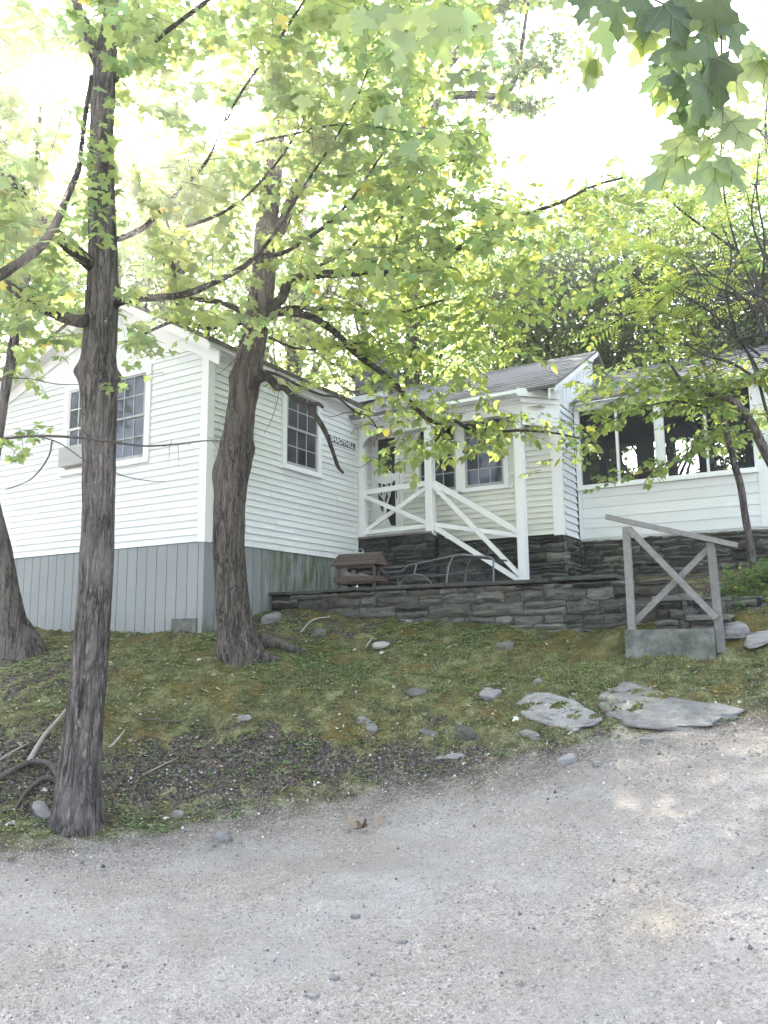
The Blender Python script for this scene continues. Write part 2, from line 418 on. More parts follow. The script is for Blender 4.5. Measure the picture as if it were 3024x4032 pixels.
def m_ground():
    t = NT('ground_cover')
    rd = t.attr('road'); ms = t.attr('moss'); so_ = t.attr('soil')
    v = t.pos()
    f1 = t.noise(90, v, 3, .7); f2 = t.noise(28, v, 5, .7); f3 = t.noise(5, v, 6, .65); f4 = t.noise(1.2, v, 3)
    vo = t.n('ShaderNodeTexVoronoi'); vo.inputs['Scale'].default_value = 125; t.l(v, vo.inputs['Vector'])
    vc = t.n('ShaderNodeSeparateColor'); t.l(vo.outputs['Color'], vc.inputs[0])
    vo2 = t.n('ShaderNodeTexVoronoi'); vo2.inputs['Scale'].default_value = 62; t.l(v, vo2.inputs['Vector'])
    vc2 = t.n('ShaderNodeSeparateColor'); t.l(vo2.outputs['Color'], vc2.inputs[0])
    # gravel
    g = t.ramp(vc.outputs[0], [(0, (.26, .224, .20)), (.35, (.36, .312, .28)), (.75, (.43, .38, .345)), (1, (.55, .505, .475))])
    g = t.mix(t.ramp(vc2.outputs[0], [(.90, 0.0), (.93, .6)]), g, (.55, .54, .53))
    g = t.mix(t.ramp(vc2.outputs[1], [(.93, 0.0), (.95, .7)]), g, (.11, .105, .105))
    g = t.mix(t.ramp(f3, [(.35, .45), (.65, 0.0)]), g, (.21, .19, .175))
    f5 = t.noise(1.6, t.pos((.5, 1.3, 1)), 5, .6)
    g = t.mix(t.ramp(f4, [(.4, 0.0), (.65, .4)]), g, (.42, .415, .415))
    g = t.mix(t.ramp(f5, [(.48, 0.0), (.66, .55)]), g, (.29, .26, .235))
    # bare soil with litter flecks
    s = t.ramp(f2, [(.32, (.014, .013, .015)), (.5, (.055, .048, .044)), (.68, (.18, .155, .14))])
    s = t.mix(t.ramp(vc.outputs[1], [(.90, 0.0), (.93, .7)]), s, (.26, .24, .22))
    s = t.mix(t.ramp(vc2.outputs[2], [(.90, 0.0), (.93, .8)]), s, (.22, .15, .11))
    # moss
    m = t.ramp(f3, [(.3, (.048, .052, .022)), (.5, (.125, .125, .052)), (.68, (.28, .28, .14))])
    m = t.mix(t.ramp(f2, [(.35, .7), (.6, 0.0)]), m, (.035, .035, .02))
    m = t.mix(t.ramp(t.noise(2.3, v, 4), [(.5, 0.0), (.68, .75)]), m, (.15, .10, .03))
    m = t.mix(t.ramp(vc.outputs[2], [(.90, 0.0), (.93, .7)]), m, (.26, .27, .19))
    mm = t.math('ADD', ms, t.math('MULTIPLY', t.math('SUBTRACT', f3, .5), 2.6))
    mm = t.ramp(t.math('ADD', mm, t.math('MULTIPLY', t.math('SUBTRACT', f2, .5), 1.6)), [(.38, 0.0), (.62, 1.0)])
    c = t.mix(mm, s, m)
    rr = t.ramp(t.math('ADD', rd, t.math('ADD', t.math('MULTIPLY', t.math('SUBTRACT', f3, .5), .9), t.math('MULTIPLY', t.math('SUBTRACT', vc.outputs[0], .5), .55))), [(.32, 0.0), (.72, 1.0)])
    c = t.mix(rr, c, g)
    c = t.mix(t.math('MULTIPLY', so_, t.ramp(f2, [(.3, .95), (.62, .15)])), c, (.085, .066, .058))
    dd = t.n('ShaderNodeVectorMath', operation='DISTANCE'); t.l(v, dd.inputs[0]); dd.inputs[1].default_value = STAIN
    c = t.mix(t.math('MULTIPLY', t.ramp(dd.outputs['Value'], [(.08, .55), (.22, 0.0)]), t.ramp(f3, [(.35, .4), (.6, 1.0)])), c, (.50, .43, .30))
    h = t.math('ADD', t.math('MULTIPLY', f2, .8), t.math('ADD', t.math('MULTIPLY', vo.outputs['Distance'], -.5), f3))
    return t.done(t.bsdf(c, .93, t.bump(h, .9, .018), .15))
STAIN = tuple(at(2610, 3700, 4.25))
M_GROUND = m_ground()

# ------------------------------------------------------------------ terrain
CTRL = []
for px, py, d in ((0, 4032, 3.9), (1512, 4032, 3.65), (3024, 4032, 3.5), (0, 3600, 5.2), (1512, 3500, 5.0), (3024, 3400, 4.6),
                  (0, 3330, 6.6), (600, 3270, 6.8), (1100, 3180, 6.95), (1512, 3110, 7.0), (2000, 3020, 6.75), (2500, 2920, 6.7), (3024, 2850, 6.8),
                  (305, 3250, 7.0), (0, 3150, 7.3), (0, 2800, 8.8), (300, 2800, 8.6), (900, 2800, 8.4), (1512, 2780, 8.15), (2000, 2790, 7.7),
                  (2600, 2820, 7.2), (2640, 2690, 7.8), (2960, 2740, 7.4), (600, 3050, 7.7), (1200, 2980, 7.6), (1512, 2600, 9.2), (2100, 2600, 8.8), (960, 2590, 9.55)):
    CTRL.append(at(px, py, d))
CTRL += [np.array(q) for q in ((-4.2, -.05, 1.76), (-2, -.05, 1.68), (-.9, -.05, 1.65), (0, -.05, 1.63), (.05, .55, 1.75), (.3, 1.25, 1.95), (1.2, 1.25, 1.86), (2.2, 1.25, 1.78),
         (3.5, 1.2, 1.68), (4.6, 1.2, 1.60), (5.1, .45, 1.36), (5.6, .45, 1.35), (6.1, .45, 1.35), (6.5, 1.5, 1.9), (6.6, 2.4, 2.2), (7.6, 2.4, 2.2), (7.6, .6, 1.45), (6.5, .6, 1.48),
         (9, -2, 1.15), (11, 2, 2.2), (9.5, -5.5, .5), (7.3, -7.6, .02), (5, -10, -.25), (10, -10, .1), (1, -8, -.35), (-4, -5, -.3), (-7, -2, .7), (-8, 1, 1.6), (-9, -7, -.6),
         (-6, 4, 2.2), (-3, 6, 2.2), (0, 7, 2.4), (4, 7, 2.6), (8, 6, 2.8), (0, 12, 3.2), (8, 12, 3.4), (-10, 10, 3.0), (14, 6, 3.3), (-14, 2, 1.9),
         (0, 30, 6), (-25, 20, 5), (25, 20, 6), (30, -5, 2), (25, -25, 0), (0, -30, -1.5), (-30, -10, 0), (-20, 35, 7), (20, 40, 8))]
CTRL = np.array(CTRL)
def _k(A, B):
    d2 = ((A[:, None, :] - B[None, :, :]) ** 2).sum(-1); return -np.sqrt(d2 + .16)
_n = len(CTRL)
_A = np.zeros((_n + 1, _n + 1)); _A[:_n, :_n] = _k(CTRL[:, :2], CTRL[:, :2]) - np.eye(_n) * .02; _A[:_n, _n] = 1; _A[_n, :_n] = 1
_w = np.linalg.solve(_A, np.append(CTRL[:, 2], 0))
def height0(P):
    P = np.asarray(P, float); r = np.hypot(P[:, 0], P[:, 1]); s = np.minimum(1, 45 / np.maximum(r, 1e-6)); Q = P[:, :2] * s[:, None]
    out = np.empty(len(Q))
    for i in range(0, len(Q), 20000):
        q = Q[i:i + 20000]; out[i:i + 20000] = _k(q, CTRL[:, :2]) @ _w[:_n] + _w[_n]
    return out
# the lower edge of the lawn, as a line on the ground
EDGE = np.array([at(px, py, d)[:2] for px, py, d in ((-900, 3460, 7.2), (0, 3345, 6.65), (350, 3310, 6.75), (600, 3270, 6.8), (1000, 3200, 6.95), (1512, 3110, 7.05), (2000, 3010, 6.85), (2300, 2950, 6.8), (2600, 2900, 6.8), (2820, 2860, 6.85), (3100, 2790, 7.1), (4300, 2640, 8.5))])
def edge_dist(P):
    """signed distance: + on the road side"""
    P = np.asarray(P)[:, :2]; best = np.full(len(P), 1e9); sg = np.ones(len(P))
    for a, b in zip(EDGE[:-1], EDGE[1:]):
        ab = b - a; t = np.clip(((P - a) @ ab) / (ab @ ab), 0, 1); q = a + t[:, None] * ab; d = np.hypot(*(P - q).T)
        cr = ab[0] * (P[:, 1] - a[1]) - ab[1] * (P[:, 0] - a[0])
        u = d < best; best[u] = d[u]; sg[u] = np.where(cr[u] < 0, 1, -1)
    return best * sg
def height(P):
    P = np.asarray(P, float); z = height0(P)
    e = edge_dist(P); q = np.c_[P[:, 0], P[:, 1], np.zeros(len(P))]
    lawn = np.clip(-e / .6, 0, 1)
    z = z + fbm(q * 1.1, 3, 4) * .07 * (.25 + .75 * lawn) + fbm(q * 6, 9, 4) * (.010 + .045 * lawn) + fbm(q * 18, 15, 3) * (.004 + .022 * lawn)
    return z
def gz(x, y): return float(height(np.array([[x, y]]))[0])

def axis(lo, hi, fine0, fine1, step, grow=1.13):
    a = list(np.arange(fine0, fine1 + 1e-6, step)); s = step; x = a[-1]
    while x < hi: s *= grow; x += s; a.append(x)
    s = step; x = a[0]; b = []
    while x > lo: s *= grow; x -= s; b.append(x)
    return np.array(b[::-1] + a)
def build_ground():
    # fine grid turned to lie along the view
    ux = np.array([C_RT[0], C_RT[1]]); ux /= np.linalg.norm(ux); uy = np.array([-ux[1], ux[0]])
    A = axis(-95, 95, -5.6, 5.6, .045); B = axis(-60, 95, 2.6, 9.2, .040)
    a, b = np.meshgrid(A, B, indexing='ij')
    XY = CAMP[:2] + a.ravel()[:, None] * ux + b.ravel()[:, None] * uy
    Z = height(XY); V = np.c_[XY, Z]
    n, m = len(A), len(B)
    I = np.arange(n * m).reshape(n, m)
    F = np.stack([I[:-1, :-1], I[1:, :-1], I[1:, 1:], I[:-1, 1:]], -1).reshape(-1, 4)
    e = edge_dist(XY); q = np.c_[XY, np.zeros(len(XY))]
    road = 1 / (1 + np.exp(-(e + fbm(q * 2.2, 30, 4) * .35 - .05) / .17))
    # moss zones of the lawn
    px, py, _ = proj(V)
    moss = .66 + .8 * fbm(q * 1.3, 41, 4)
    def zone(x, y, rx, ry, s=1): return s * np.exp(-(((px - x) / rx) ** 2 + ((py - y) / ry) ** 2))
    moss += zone(1150, 2680, 500, 130, .9) + zone(2200, 2660, 800, 150, 1.1) + zone(600, 2640, 350, 120, .5) + zone(2700, 2720, 500, 100, .5) + zone(600, 3270, 350, 60, .35)
    moss -= zone(700, 3020, 500, 110, .55) + zone(1650, 3000, 600, 80, .7) + zone(150, 2900, 260, 160, .45) + zone(1750, 2800, 200, 60, .7) + zone(1450, 2760, 160, 60, .5)
    soil = np.clip(.9 * np.exp(-((e - .22) / .42) ** 2) * (.8 + .9 * fbm(q * 1.6, 44, 3)), 0, 1)
    fr = e[F].mean(1) + fbm(np.c_[V[F].mean(1)[:, :2], np.zeros(len(F))] * 4, 52, 3) * .10 > 0
    for nm, sel in (('ground', ~fr), ('gravel_road', fr)):
        Fs = F[sel]; u, inv = np.unique(Fs, return_inverse=True); Fs = inv.reshape(-1, 4)
        o = np_mesh(nm, V[u], Fs, M_GROUND, smooth=True)
        for an, ar in (('road', road), ('moss', moss), ('soil', soil)):
            at_ = o.data.attributes.new(an, 'FLOAT', 'POINT'); at_.data.foreach_set('value', np.clip(ar[u], 0, 2).astype(np.float32))
        o['kind'] = 'structure'
build_ground()

# ------------------------------------------------------------------ cottage
COTT = thing('cottage', 'white clapboard cottage with grey board skirt, covered porch and grey shingle roofs', 'house', (0, 0, 1.6))
def wp(ax, fix, a, n, z):
    return (a, fix - n, z) if ax == 'x' else (fix + n, a, z)
def wbox(mb, ax, fix, a0, a1, n0, n1, z0, z1, tone=None):
    if ax == 'x': mb.box(a0, a1, fix - n1, fix - n0, z0, z1, tone)
    else: mb.box(fix + n0, fix + n1, a0, a1, z0, z1, tone)
def clap(mb, ax, fix, a0, a1, z0, z1, ex, holes=(), lip=.026):
    z = z0; k = 0
    while z < z1 - .01:
        zt = min(z + ex, z1); segs = [(a0, a1)]
        for (h0, h1, g0, g1) in holes:
            if z > g0 - .02 and zt < g1 + .03:
                ns = []
                for s0, s1 in segs:
                    if h1 <= s0 or h0 >= s1: ns.append((s0, s1)); continue
                    if h0 > s0: ns.append((s0, h0))
                    if h1 < s1: ns.append((h1, s1))
                segs = ns
        for s0, s1 in segs:
            # boards of random length with a hairline joint and a slight sag
            x = s0; jit = random.uniform(-.002, .002)
            while x < s1 - .01:
                e = min(s1, x + random.uniform(1.2, 3.4));
                if s1 - e < .3: e = s1
                tn = random.random(); m = max(2, int((e - x) / .35)); xs = np.linspace(x, e - .0015, m + 1)
                dz = fbm(np.c_[xs * .8, np.full(m + 1, z), np.zeros(m + 1)], 5, 2) * .004 + jit
                lp = lip + random.uniform(-.002, .003)
                for i in range(m):
                    p, q = xs[i], xs[i + 1]; zb0 = z + dz[i]; zb1 = z + dz[i + 1]
                    mb.face([wp(ax, fix, p, lp, zb0), wp(ax, fix, q, lp, zb1), wp(ax, fix, q, .003, zt + .006), wp(ax, fix, p, .003, zt + .006)], tn)
                    mb.face([wp(ax, fix, p, -.006, zb0 + .004), wp(ax, fix, q, -.006, zb1 + .004), wp(ax, fix, q, lp, zb1), wp(ax, fix, p, lp, zb0)], tn)
                x = e
        z += ex; k += 1

# --- left wing walls
Z0, ZT = 2.85, 5.49
clapm = MB()
clap(clapm, 'x', 0, -5.2, -.09, Z0, ZT - .01, .0955, [(-2.898, -1.052, 4.03, 6)])
clapm.build('gable_siding', M_WHITE, COTT)
sm = MB()
clap(sm, 'y', 0, .09, 3.64, Z0, ZT, .0955, [(1.552, 2.548, 4.07, 5.43)])
clap(sm, 'y', 0, 3.76, 4.10, 3.28, 5.3, .0955)
sm.build('side_siding', M_WHITE, COTT)
cr_ = MB()
PEAKX, PEAKZ = -1.825, 6.60
def rake_z(x): return PEAKZ - .55 * (x - PEAKX) if x > PEAKX else PEAKZ - .374 * (PEAKX - x)
core = MB()   # structural wall core behind the boards
core.prism([(-5.2, .006, Z0), (0, .006, Z0), (0, .006, rake_z(0) - .12), (PEAKX, .006, PEAKZ - .12), (-5.2, .006, rake_z(-5.2) - .12)], (0, .09, 0))
core.box(-.096, -.006, .10, 3.7, Z0, ZT + .02); core.box(-5.2, -5.1, .1, 6, Z0, 5.2)
core.box(-.096, -.006, 3.7, 4.2, 2.6, ZT)
core.build('wall_core', M_DARKIN, COTT)
# vertical boards of the gable
gb = MB(); x = -5.2
while x < -.02:
    w = .105; x1 = min(x + w - .004, -.0)
    zb = ZT + .0
    if x1 > -2.91 and x < -1.05: zb = 5.43
    p = [(x, -.012, zb), (x1, -.012, zb)]
    if x < PEAKX < x1: p += [(x1, -.012, rake_z(x1) - .16), (PEAKX, -.012, PEAKZ - .16), (x, -.012, rake_z(x) - .16)]
    else: p += [(x1, -.012, rake_z(x1) - .16), (x, -.012, rake_z(x) - .16)]
    gb.prism(p, (0, .017, 0), random.random()); x += w
gb.build('gable_boards', M_TRIM, COTT)
cb = MB()
cb.box(-.10, .024, -.026, -.001, Z0 - .01, 5.50); cb.box(.001, .0255, -.0245, .10, Z0 - .012, 5.50)
cb.build('corner_board', M_TRIM, COTT)
cb = MB(); cb.box(.0, .03, 3.60, 3.66, Z0 - .005, 3.30); cb.box(.0, .028, 3.64, 3.67, 3.30, 5.49)
cb.build('corner_board', M_TRIM, COTT)
# rake boards, frieze and eave trim
rk = MB()
for xa, xb in ((-5.45, PEAKX), (PEAKX, .22)):
    for y0, y1, dz0, dz1 in ((-.05, -.02, -.30, -.10), (-.235, -.20, -.155, -.025), (-.20, -.06, -.125, -.10), (-.255, -.236, -.055, -.012)):
        za, zb = rake_z(xa), rake_z(xb)
        rk.prism([(xa, y0, za + dz0), (xb, y0, zb + dz0), (xb, y0, zb + dz1), (xa, y0, za + dz1)], (0, y1 - y0, 0))
rk.build('rake_board', M_TRIM, COTT)
ev = MB()
ev.box(.004, .03, .11, 3.62, 5.36, 5.50); ev.box(.03, .20, -.19, 4.0, 5.44, 5.462); ev.box(.19, .215, -.2, 4.2, 5.40, 5.51); ev.box(.03, .07, .0, 3.6, 5.40, 5.44)
ev.build('eave_trim', M_TRIM, COTT)

# --- skirt boards under the wing
sk = MB(); x = -5.2
while x < -.01:
    x1 = min(x + .179, .0); zb = 1.2
    if x1 > -.53 and x < -.09: zb = 1.86
    sk.box(x, x1, -.0, .025, zb, Z0 - .004, random.random()); x += .189
y = .026
while y < 3.6:
    sk.box(-.026, .0, y, min(y + .179, 3.62), 1.2, Z0 - .004, random.random()); y += .189
bk_ = MB(); bk_.box(-5.2, -.03, .026, .05, 1.2, Z0 - .01, .1); bk_.box(-.05, -.0265, .05, 3.6, 1.2, Z0 - .01, .1); bk_.build('skirt_backing', M_MORTAR, COTT)
sk.box(-.006, .002, -.003, .035, 1.3, Z0 - .006, .95)
sk.box(-.661, -.525, .004, .024, 1.2, 1.862, .5); sk.box(-.10, -.004, .004, .024, 1.2, 1.862, .5)
sk.build('skirt_boards', M_SKIRT, COTT)
pr = MB(); pr.box(-.53, -.095, -.02, .02, 1.45, 1.858)
pr.build('foundation_pier', M_CONC, COTT)

# --- shingled roofs
def roof(name, e0, e1, r1, r0, mat, n=16, th=.045):
    mb = MB(); e0, e1, r1, r0 = (np.array(q, float) for q in (e0, e1, r1, r0))
    nr = np.cross(e1 - e0, r0 - e0); nr /= np.linalg.norm(nr)
    if nr[2] < 0: nr = -nr
    L = np.linalg.norm(e1 - e0)
    for k in range(n):
        t0, t1 = k / n, (k + 1) / n
        a0 = e0 + (r0 - e0) * t0; a1 = e1 + (r1 - e1) * t0; b0 = e0 + (r0 - e0) * t1; b1 = e1 + (r1 - e1) * t1
        x = -random.uniform(0, .25) / L
        while x < 1:
            x1 = x + random.uniform(.20, .33) / L; p, q = max(x, 0), min(x1 - .004 / L, 1)
            if q > p:
                up = .013 + random.uniform(-.002, .005); dn = (a0 - b0) / np.linalg.norm(a0 - b0) * random.uniform(-.006, .008)
                A = a0 + (a1 - a0) * p + nr * up + dn; B = a0 + (a1 - a0) * q + nr * up + dn
                C = b0 + (b1 - b0) * q + nr * .002; D = b0 + (b1 - b0) * p + nr * .002
                tn = random.random(); mb.face([A, B, C, D], tn)
                mb.face([A - nr * up * 1.1, B - nr * up * 1.1, B, A], 0)
            x = x1
    d = -nr * th
    mb.hexa([e0 + d, e1 + d, r1 + d, r0 + d, e0 - nr * .001, e1 - nr * .001, r1 - nr * .001, r0 - nr * .001], .1)
    return mb.build(name, mat, COTT)
roof('wing_roof', (.26, -.27, rake_z(.26) + .02), (.26, 4.25, rake_z(.26) + .02), (PEAKX, 6.4, PEAKZ + .02), (PEAKX, -.27, PEAKZ + .02), M_SHINM, 15)
roof('wing_roof', (-5.6, -.27, rake_z(-5.6) + .02), (-5.6, 6.4, rake_z(-5.6) + .02), (PEAKX, 6.4, PEAKZ + .02), (PEAKX, -.27, PEAKZ + .02), M_SHINM, 20)
roof('main_roof', (-.3, 3.36, 5.295), (3.56, 3.62, 5.315), (3.56, 6.05, 6.60), (-.3, 6.05, 6.60), M_SHIN, 17)
roof('main_roof', (-2.5, 6.15, 6.59), (3.56, 6.15, 6.59), (3.56, 8.4, 5.5), (-2.5, 8.4, 5.5), M_SHIN, 10)
roof('screen_porch_roof', (3.46, 4.66, 5.30), (7.3, 4.66, 5.30), (7.3, 6.9, 6.44), (3.46, 6.9, 6.44), M_SHIN, 16)
# flashing and chimney

# --- porch back wall (cream) and corner
YB = 4.10
cm = MB()
clap(cm, 'x', YB, .63, 3.30, 3.12, 5.3, .0895, [(.902, 2.588, 3.90, 5.17)], .027)
cm.build('porch_siding', M_CREAM, COTT)
cc = MB(); cc.box(.0, 3.40, YB + .006, YB + .09, 3.0, 5.45); cc.box(3.32, 3.415, YB + .09, 4.85, 3.0, 5.5)
cc.build('wall_core', M_DARKIN, COTT)
cb = MB(); cb.box(3.29, 3.446, YB - .028, YB - .001, 3.10, 5.02); cb.box(3.421, 3.444, YB - .0275, YB + .08, 3.098, 5.42)
cb.build('corner_board', M_TRIM, COTT)
sw = MB(); clap(sw, 'y', 3.42, YB + .08, 4.83, 3.10, 5.16, .115, lip=.034)
for i, yy in enumerate(np.arange(YB + .05, 6.0, .20)):
    zt = 5.27 + (yy - 3.6) * .53 - .06
    sw.prism([(3.424, yy, 5.18), (3.424, yy + .19, 5.18), (3.424, yy + .19, zt + .1), (3.424, yy, zt)], (.012, 0, 0), random.random())
    sw.prism([(3.436, yy - .012, 5.16), (3.436, yy + .028, 5.16), (3.436, yy + .028, zt + .02), (3.436, yy - .012, zt)], (.014, 0, 0), .9)
sw.build('end_siding', M_WHITE, COTT)
rk = MB()
for x0, x1, d0, d1 in ((3.44, 3.47, -.20, -.04), (3.535, 3.56, -.10, -.02), (3.47, 3.535, -.06, -.04)):
    rk.prism([(x0, 3.64, 5.315 + d0), (x0, 6.1, 6.62 + d0), (x0, 6.1, 6.62 + d1), (x0, 3.64, 5.315 + d1)], (x1 - x0, 0, 0))
rk.build('rake_board', M_TRIM, COTT)

# header box of the porch with arched corners
hd = MB()
def arch(ax0, ax1, y, z1, zlo, rad, flip):
    # board with a quarter round cut
    pts = []
    if not flip:
        pts = [(ax0, y, z1), (ax0, y, zlo)] ; pts += [(ax0 + .045, y, zlo)]
        for k in range(9):
            a = k / 8 * PI / 2; pts.append((ax0 + .06 + (rad) * (1 - math.cos(a)), y, zlo + (z1 - zlo) * .62 * math.sin(a)))
        pts += [(ax1, y, zlo + (z1 - zlo) * .62), (ax1, y, z1)]
    else:
        pts = [(ax1, y, z1), (ax1, y, zlo), (ax1 - .045, y, zlo)]
        for k in range(9):
            a = k / 8 * PI / 2; pts.append((ax1 - .06 - (rad) * (1 - math.cos(a)), y, zlo + (z1 - zlo) * .62 * math.sin(a)))
        pts += [(ax0, y, zlo + (z1 - zlo) * .62), (ax0, y, z1)]
    hd.prism(pts, (0, .025, 0))
arch(.035, .70, 3.655, 5.20, 4.78, .45, False)
hd.box(.70, 3.02, 3.656, 3.70, 4.985, 5.20)
hd.box(.03, 3.0, 3.62, 3.655, 5.13, 5.24); hd.box(.04, 3.0, 3.58, 3.62, 5.16, 5.20)
hd.box(.02, 3.0, 3.50, 3.54, 5.20, 5.30); hd.box(.02, 3.0, 3.42, 3.50, 5.22, 5.238)
for a, b, n0, n1, z0, z1 in (((3.0, 3.66), (3.43, 4.08), 0, .03, 4.78, 5.22), ((3.0, 3.60), (3.45, 4.07), 0, .03, 5.12, 5.20), ((3.0, 3.5), (3.47, 4.05), 0, .03, 5.20, 5.32)):
    hd.prism([(a[0], a[1], z0), (b[0], b[1], z0), (b[0], b[1], z1), (a[0], a[1], z1)], (.02, -.02, 0))
hd.build('porch_header', M_TRIM, COTT)
so_ = MB(); so_.box(.03, 3.3, 3.70, 4.09, 5.06, 5.08); so_.build('porch_ceiling', M_CREAM, COTT)

def post(x0, x1, y0, y1, z0, z1, nm='porch_post'):
    mb = MB(); mb.box(x0, x1, y0, y1, z0, z1, .7); return mb.build(nm, M_TRIM, COTT)
post(.035, .135, 3.65, 3.75, 3.16, 4.80); post(1.31, 1.44, 3.64, 3.77, 3.20, 4.984); post(2.86, 2.985, 3.64, 3.77, 2.05, 4.984)
def rail(a, b, w=.04, h=.085, y=3.70, dy=0):
    mb = MB(); mb.bar((a[0], y + dy, a[1]), (b[0], y + dy, b[1]), w, h, tone=random.uniform(.5, 1)); return mb.build('porch_rail', M_TRIM, COTT)
rail((.13, 4.03), (1.31, 4.06)); rail((.13, 3.34), (1.31, 3.36), h=.07)
rail((.13, 3.96), (1.31, 3.41), dy=-.022, h=.07, w=.03); rail((.13, 3.38), (1.31, 4.00), dy=.022, h=.07, w=.03)
rail((1.44, 4.06), (2.86, 3.15)); rail((1.44, 3.33), (2.84, 2.42), h=.075)
rail((1.44, 4.01), (2.86, 2.50), dy=-.022, h=.07, w=.03); rail((1.44, 3.375), (2.86, 3.09), dy=.022, h=.065, w=.03)

# --- windows
def win(ax, fix, a0, a1, z0, z1, cols, rows=2, tw=.09, msash=M_SASH, out=.048, sill=True, n_in=-.002, split=.5):
    fr = MB()
    wbox(fr, ax, fix, a0 - tw, a0, -.01, out, z0 - tw * .6, z1 + tw); wbox(fr, ax, fix, a1, a1 + tw, -.01, out, z0 - tw * .6, z1 + tw)
    wbox(fr, ax, fix, a0, a1, -.01, out - .001, z1, z1 + tw); wbox(fr, ax, fix, a0, a1, -.01, out - .001, z0 - tw * .6, z0)
    wbox(fr, ax, fix, a0 - tw - .015, a1 + tw + .015, .0, out + .025, z0 - tw * .6 - .03, z0 - tw * .6 - .001)
    wbox(fr, ax, fix, a0, a0 + .012, -.004, .04, z0, z1); wbox(fr, ax, fix, a1 - .012, a1, -.004, .04, z0, z1)
    w = fr.build('window', M_TRIM, COTT)
    zm = z0 + (z1 - z0) * split
    for (s0, s1, nn) in ((z0, zm + .015, -n_in + .002), (zm - .015, z1, -n_in + .016)):
        sb = MB(); st = .035; n0, n1 = nn, nn + .02
        wbox(sb, ax, fix, a0 + .012, a0 + .012 + st, n0, n1, s0, s1); wbox(sb, ax, fix, a1 - .012 - st, a1 - .012, n0, n1, s0, s1)
        wbox(sb, ax, fix, a0 + .012 + st, a1 - .012 - st, n0, n1 - .001, s0, s0 + (.05 if s0 == z0 else .032)); wbox(sb, ax, fix, a0 + .012 + st, a1 - .012 - st, n0, n1 - .001, s1 - .032, s1)
        i0, i1 = a0 + .012 + st, a1 - .012 - st; j0, j1 = s0 + .04, s1 - .032
        for c in range(1, cols):
            xx = i0 + (i1 - i0) * c / cols; wbox(sb, ax, fix, xx - .008, xx + .008, n0 + .004, n1 - .003, j0, j1)
        for r in range(1, rows):
            zz = j0 + (j1 - j0) * r / rows; wbox(sb, ax, fix, i0, i1, n0 + .003, n1 - .004, zz - .008, zz + .008)
        sb.build('sash', msash, w)
        pn = MB(); wbox(pn, ax, fix, i0 - .01, i1 + .01, n0 + .006, n0 + .010, s0 + .02, s1 - .02); pn.build('pane', M_GLASS, w)
    return w
win('x', 0, -1.83, -1.14, 4.10, 5.33, 3); win('x', 0, -2.81, -2.14, 4.10, 5.33, 3, msash=M_SASHW)
mu = MB(); mu.box(-2.045, -1.925, -.049, .01, 4.045, 5.42); mu.build('window_mullion', M_TRIM, COTT)
win('y', 0, 1.64, 2.46, 4.17, 5.33, 3)
w1 = win('x', YB, .97, 1.68, 3.98, 5.10, 3, tw=.07); w2 = win('x', YB, 1.82, 2.52, 3.98, 5.10, 3, tw=.07)
mb = MB(); mb.box(.84, 2.66, YB - .05, YB - .032, 3.905, 3.94); mb.build('window_sill', M_TRIM, COTT)

# --- screen door with cut-out tree
dr = MB(); dr.box(.135, .60, YB - .012, YB + .02, 3.26, 5.12); dr.build('door', M_DARKWOOD, COTT)
dd = MB(); y0, y1 = YB - .045, YB - .02
dd.box(.02, .10, YB - .03, YB + .0, 3.25, 5.2); dd.box(.60, .66, YB - .03, YB + .0, 3.25, 5.2)
dd.box(.105, .165, y0, y1, 3.28, 5.12); dd.box(.515, .595, y0, y1, 3.28, 5.12); dd.box(.165, .515, y0, y1, 3.28, 3.40); dd.box(.165, .515, y0, y1, 5.02, 5.12)
def blob(cx, cz, bumps):
    pts = []
    for k in range(64):
        a = 2 * PI * k / 64; r = 1 + .16 * abs(math.sin(a * bumps / 2)); pts.append((cx + .185 * r * math.cos(a), y0 + .002, cz + .085 * r * math.sin(a)))
    return pts
dd.prism(blob(.335, 4.31, 9), (0, .02, 0))
for cx, cz, r in ((.29, 4.40, .075), (.38, 4.385, .06), (.215, 4.33, .06), (.455, 4.33, .06)):
    dd.prism([(cx + r * math.cos(a), y0 + .003, cz + r * math.sin(a)) for a in np.linspace(0, 2 * PI, 20)[:-1]], (0, .018, 0))
for pts, w in (([(.30, 3.40), (.29, 3.62), (.31, 3.82)], .075), ([(.31, 3.80), (.27, 4.0), (.235, 4.25)], .028), ([(.31, 3.80), (.40, 4.02), (.44, 4.25)], .032), ([(.29, 3.95), (.33, 4.12), (.32, 4.26)], .022), ([(.38, 3.98), (.355, 4.12), (.37, 4.25)], .02), ([(.30, 3.9), (.20, 4.05), (.175, 4.2)], .018)):
    for i in range(len(pts) - 1):
        dd.bar((pts[i][0], y0 + .012, pts[i][1]), (pts[i + 1][0], y0 + .012, pts[i + 1][1]), .018, w * (1 - .25 * i), up=(.3, 0, 1))
dd.prism([(.165, y0 + .001, 3.40), (.515, y0 + .001, 3.40), (.50, y0 + .001, 3.47), (.42, y0 + .001, 3.48), (.375, y0 + .001, 3.58), (.32, y0 + .001, 3.68), (.27, y0 + .001, 3.70), (.23, y0 + .001, 3.76), (.165, y0 + .001, 3.95)], (0, .018, 0))
scd = dd.build('screen_door', M_TRIM, COTT)
hb = MB(); hb.tube([(.555, y0 - .001, 4.08), (.555, y0 - .03, 4.07), (.56, y0 - .03, 4.02), (.555, y0 - .03, 3.95), (.555, y0 - .001, 3.94)], .007, 6); hb.build('door_handle', M_BLACK, scd)
for zz in (4.42, 3.55, 4.95):
    hb = MB(); hb.box(.098, .108, y0 - .006, y0 - .001, zz - .045, zz + .045); hb.build('hinge', M_BLACK, scd)
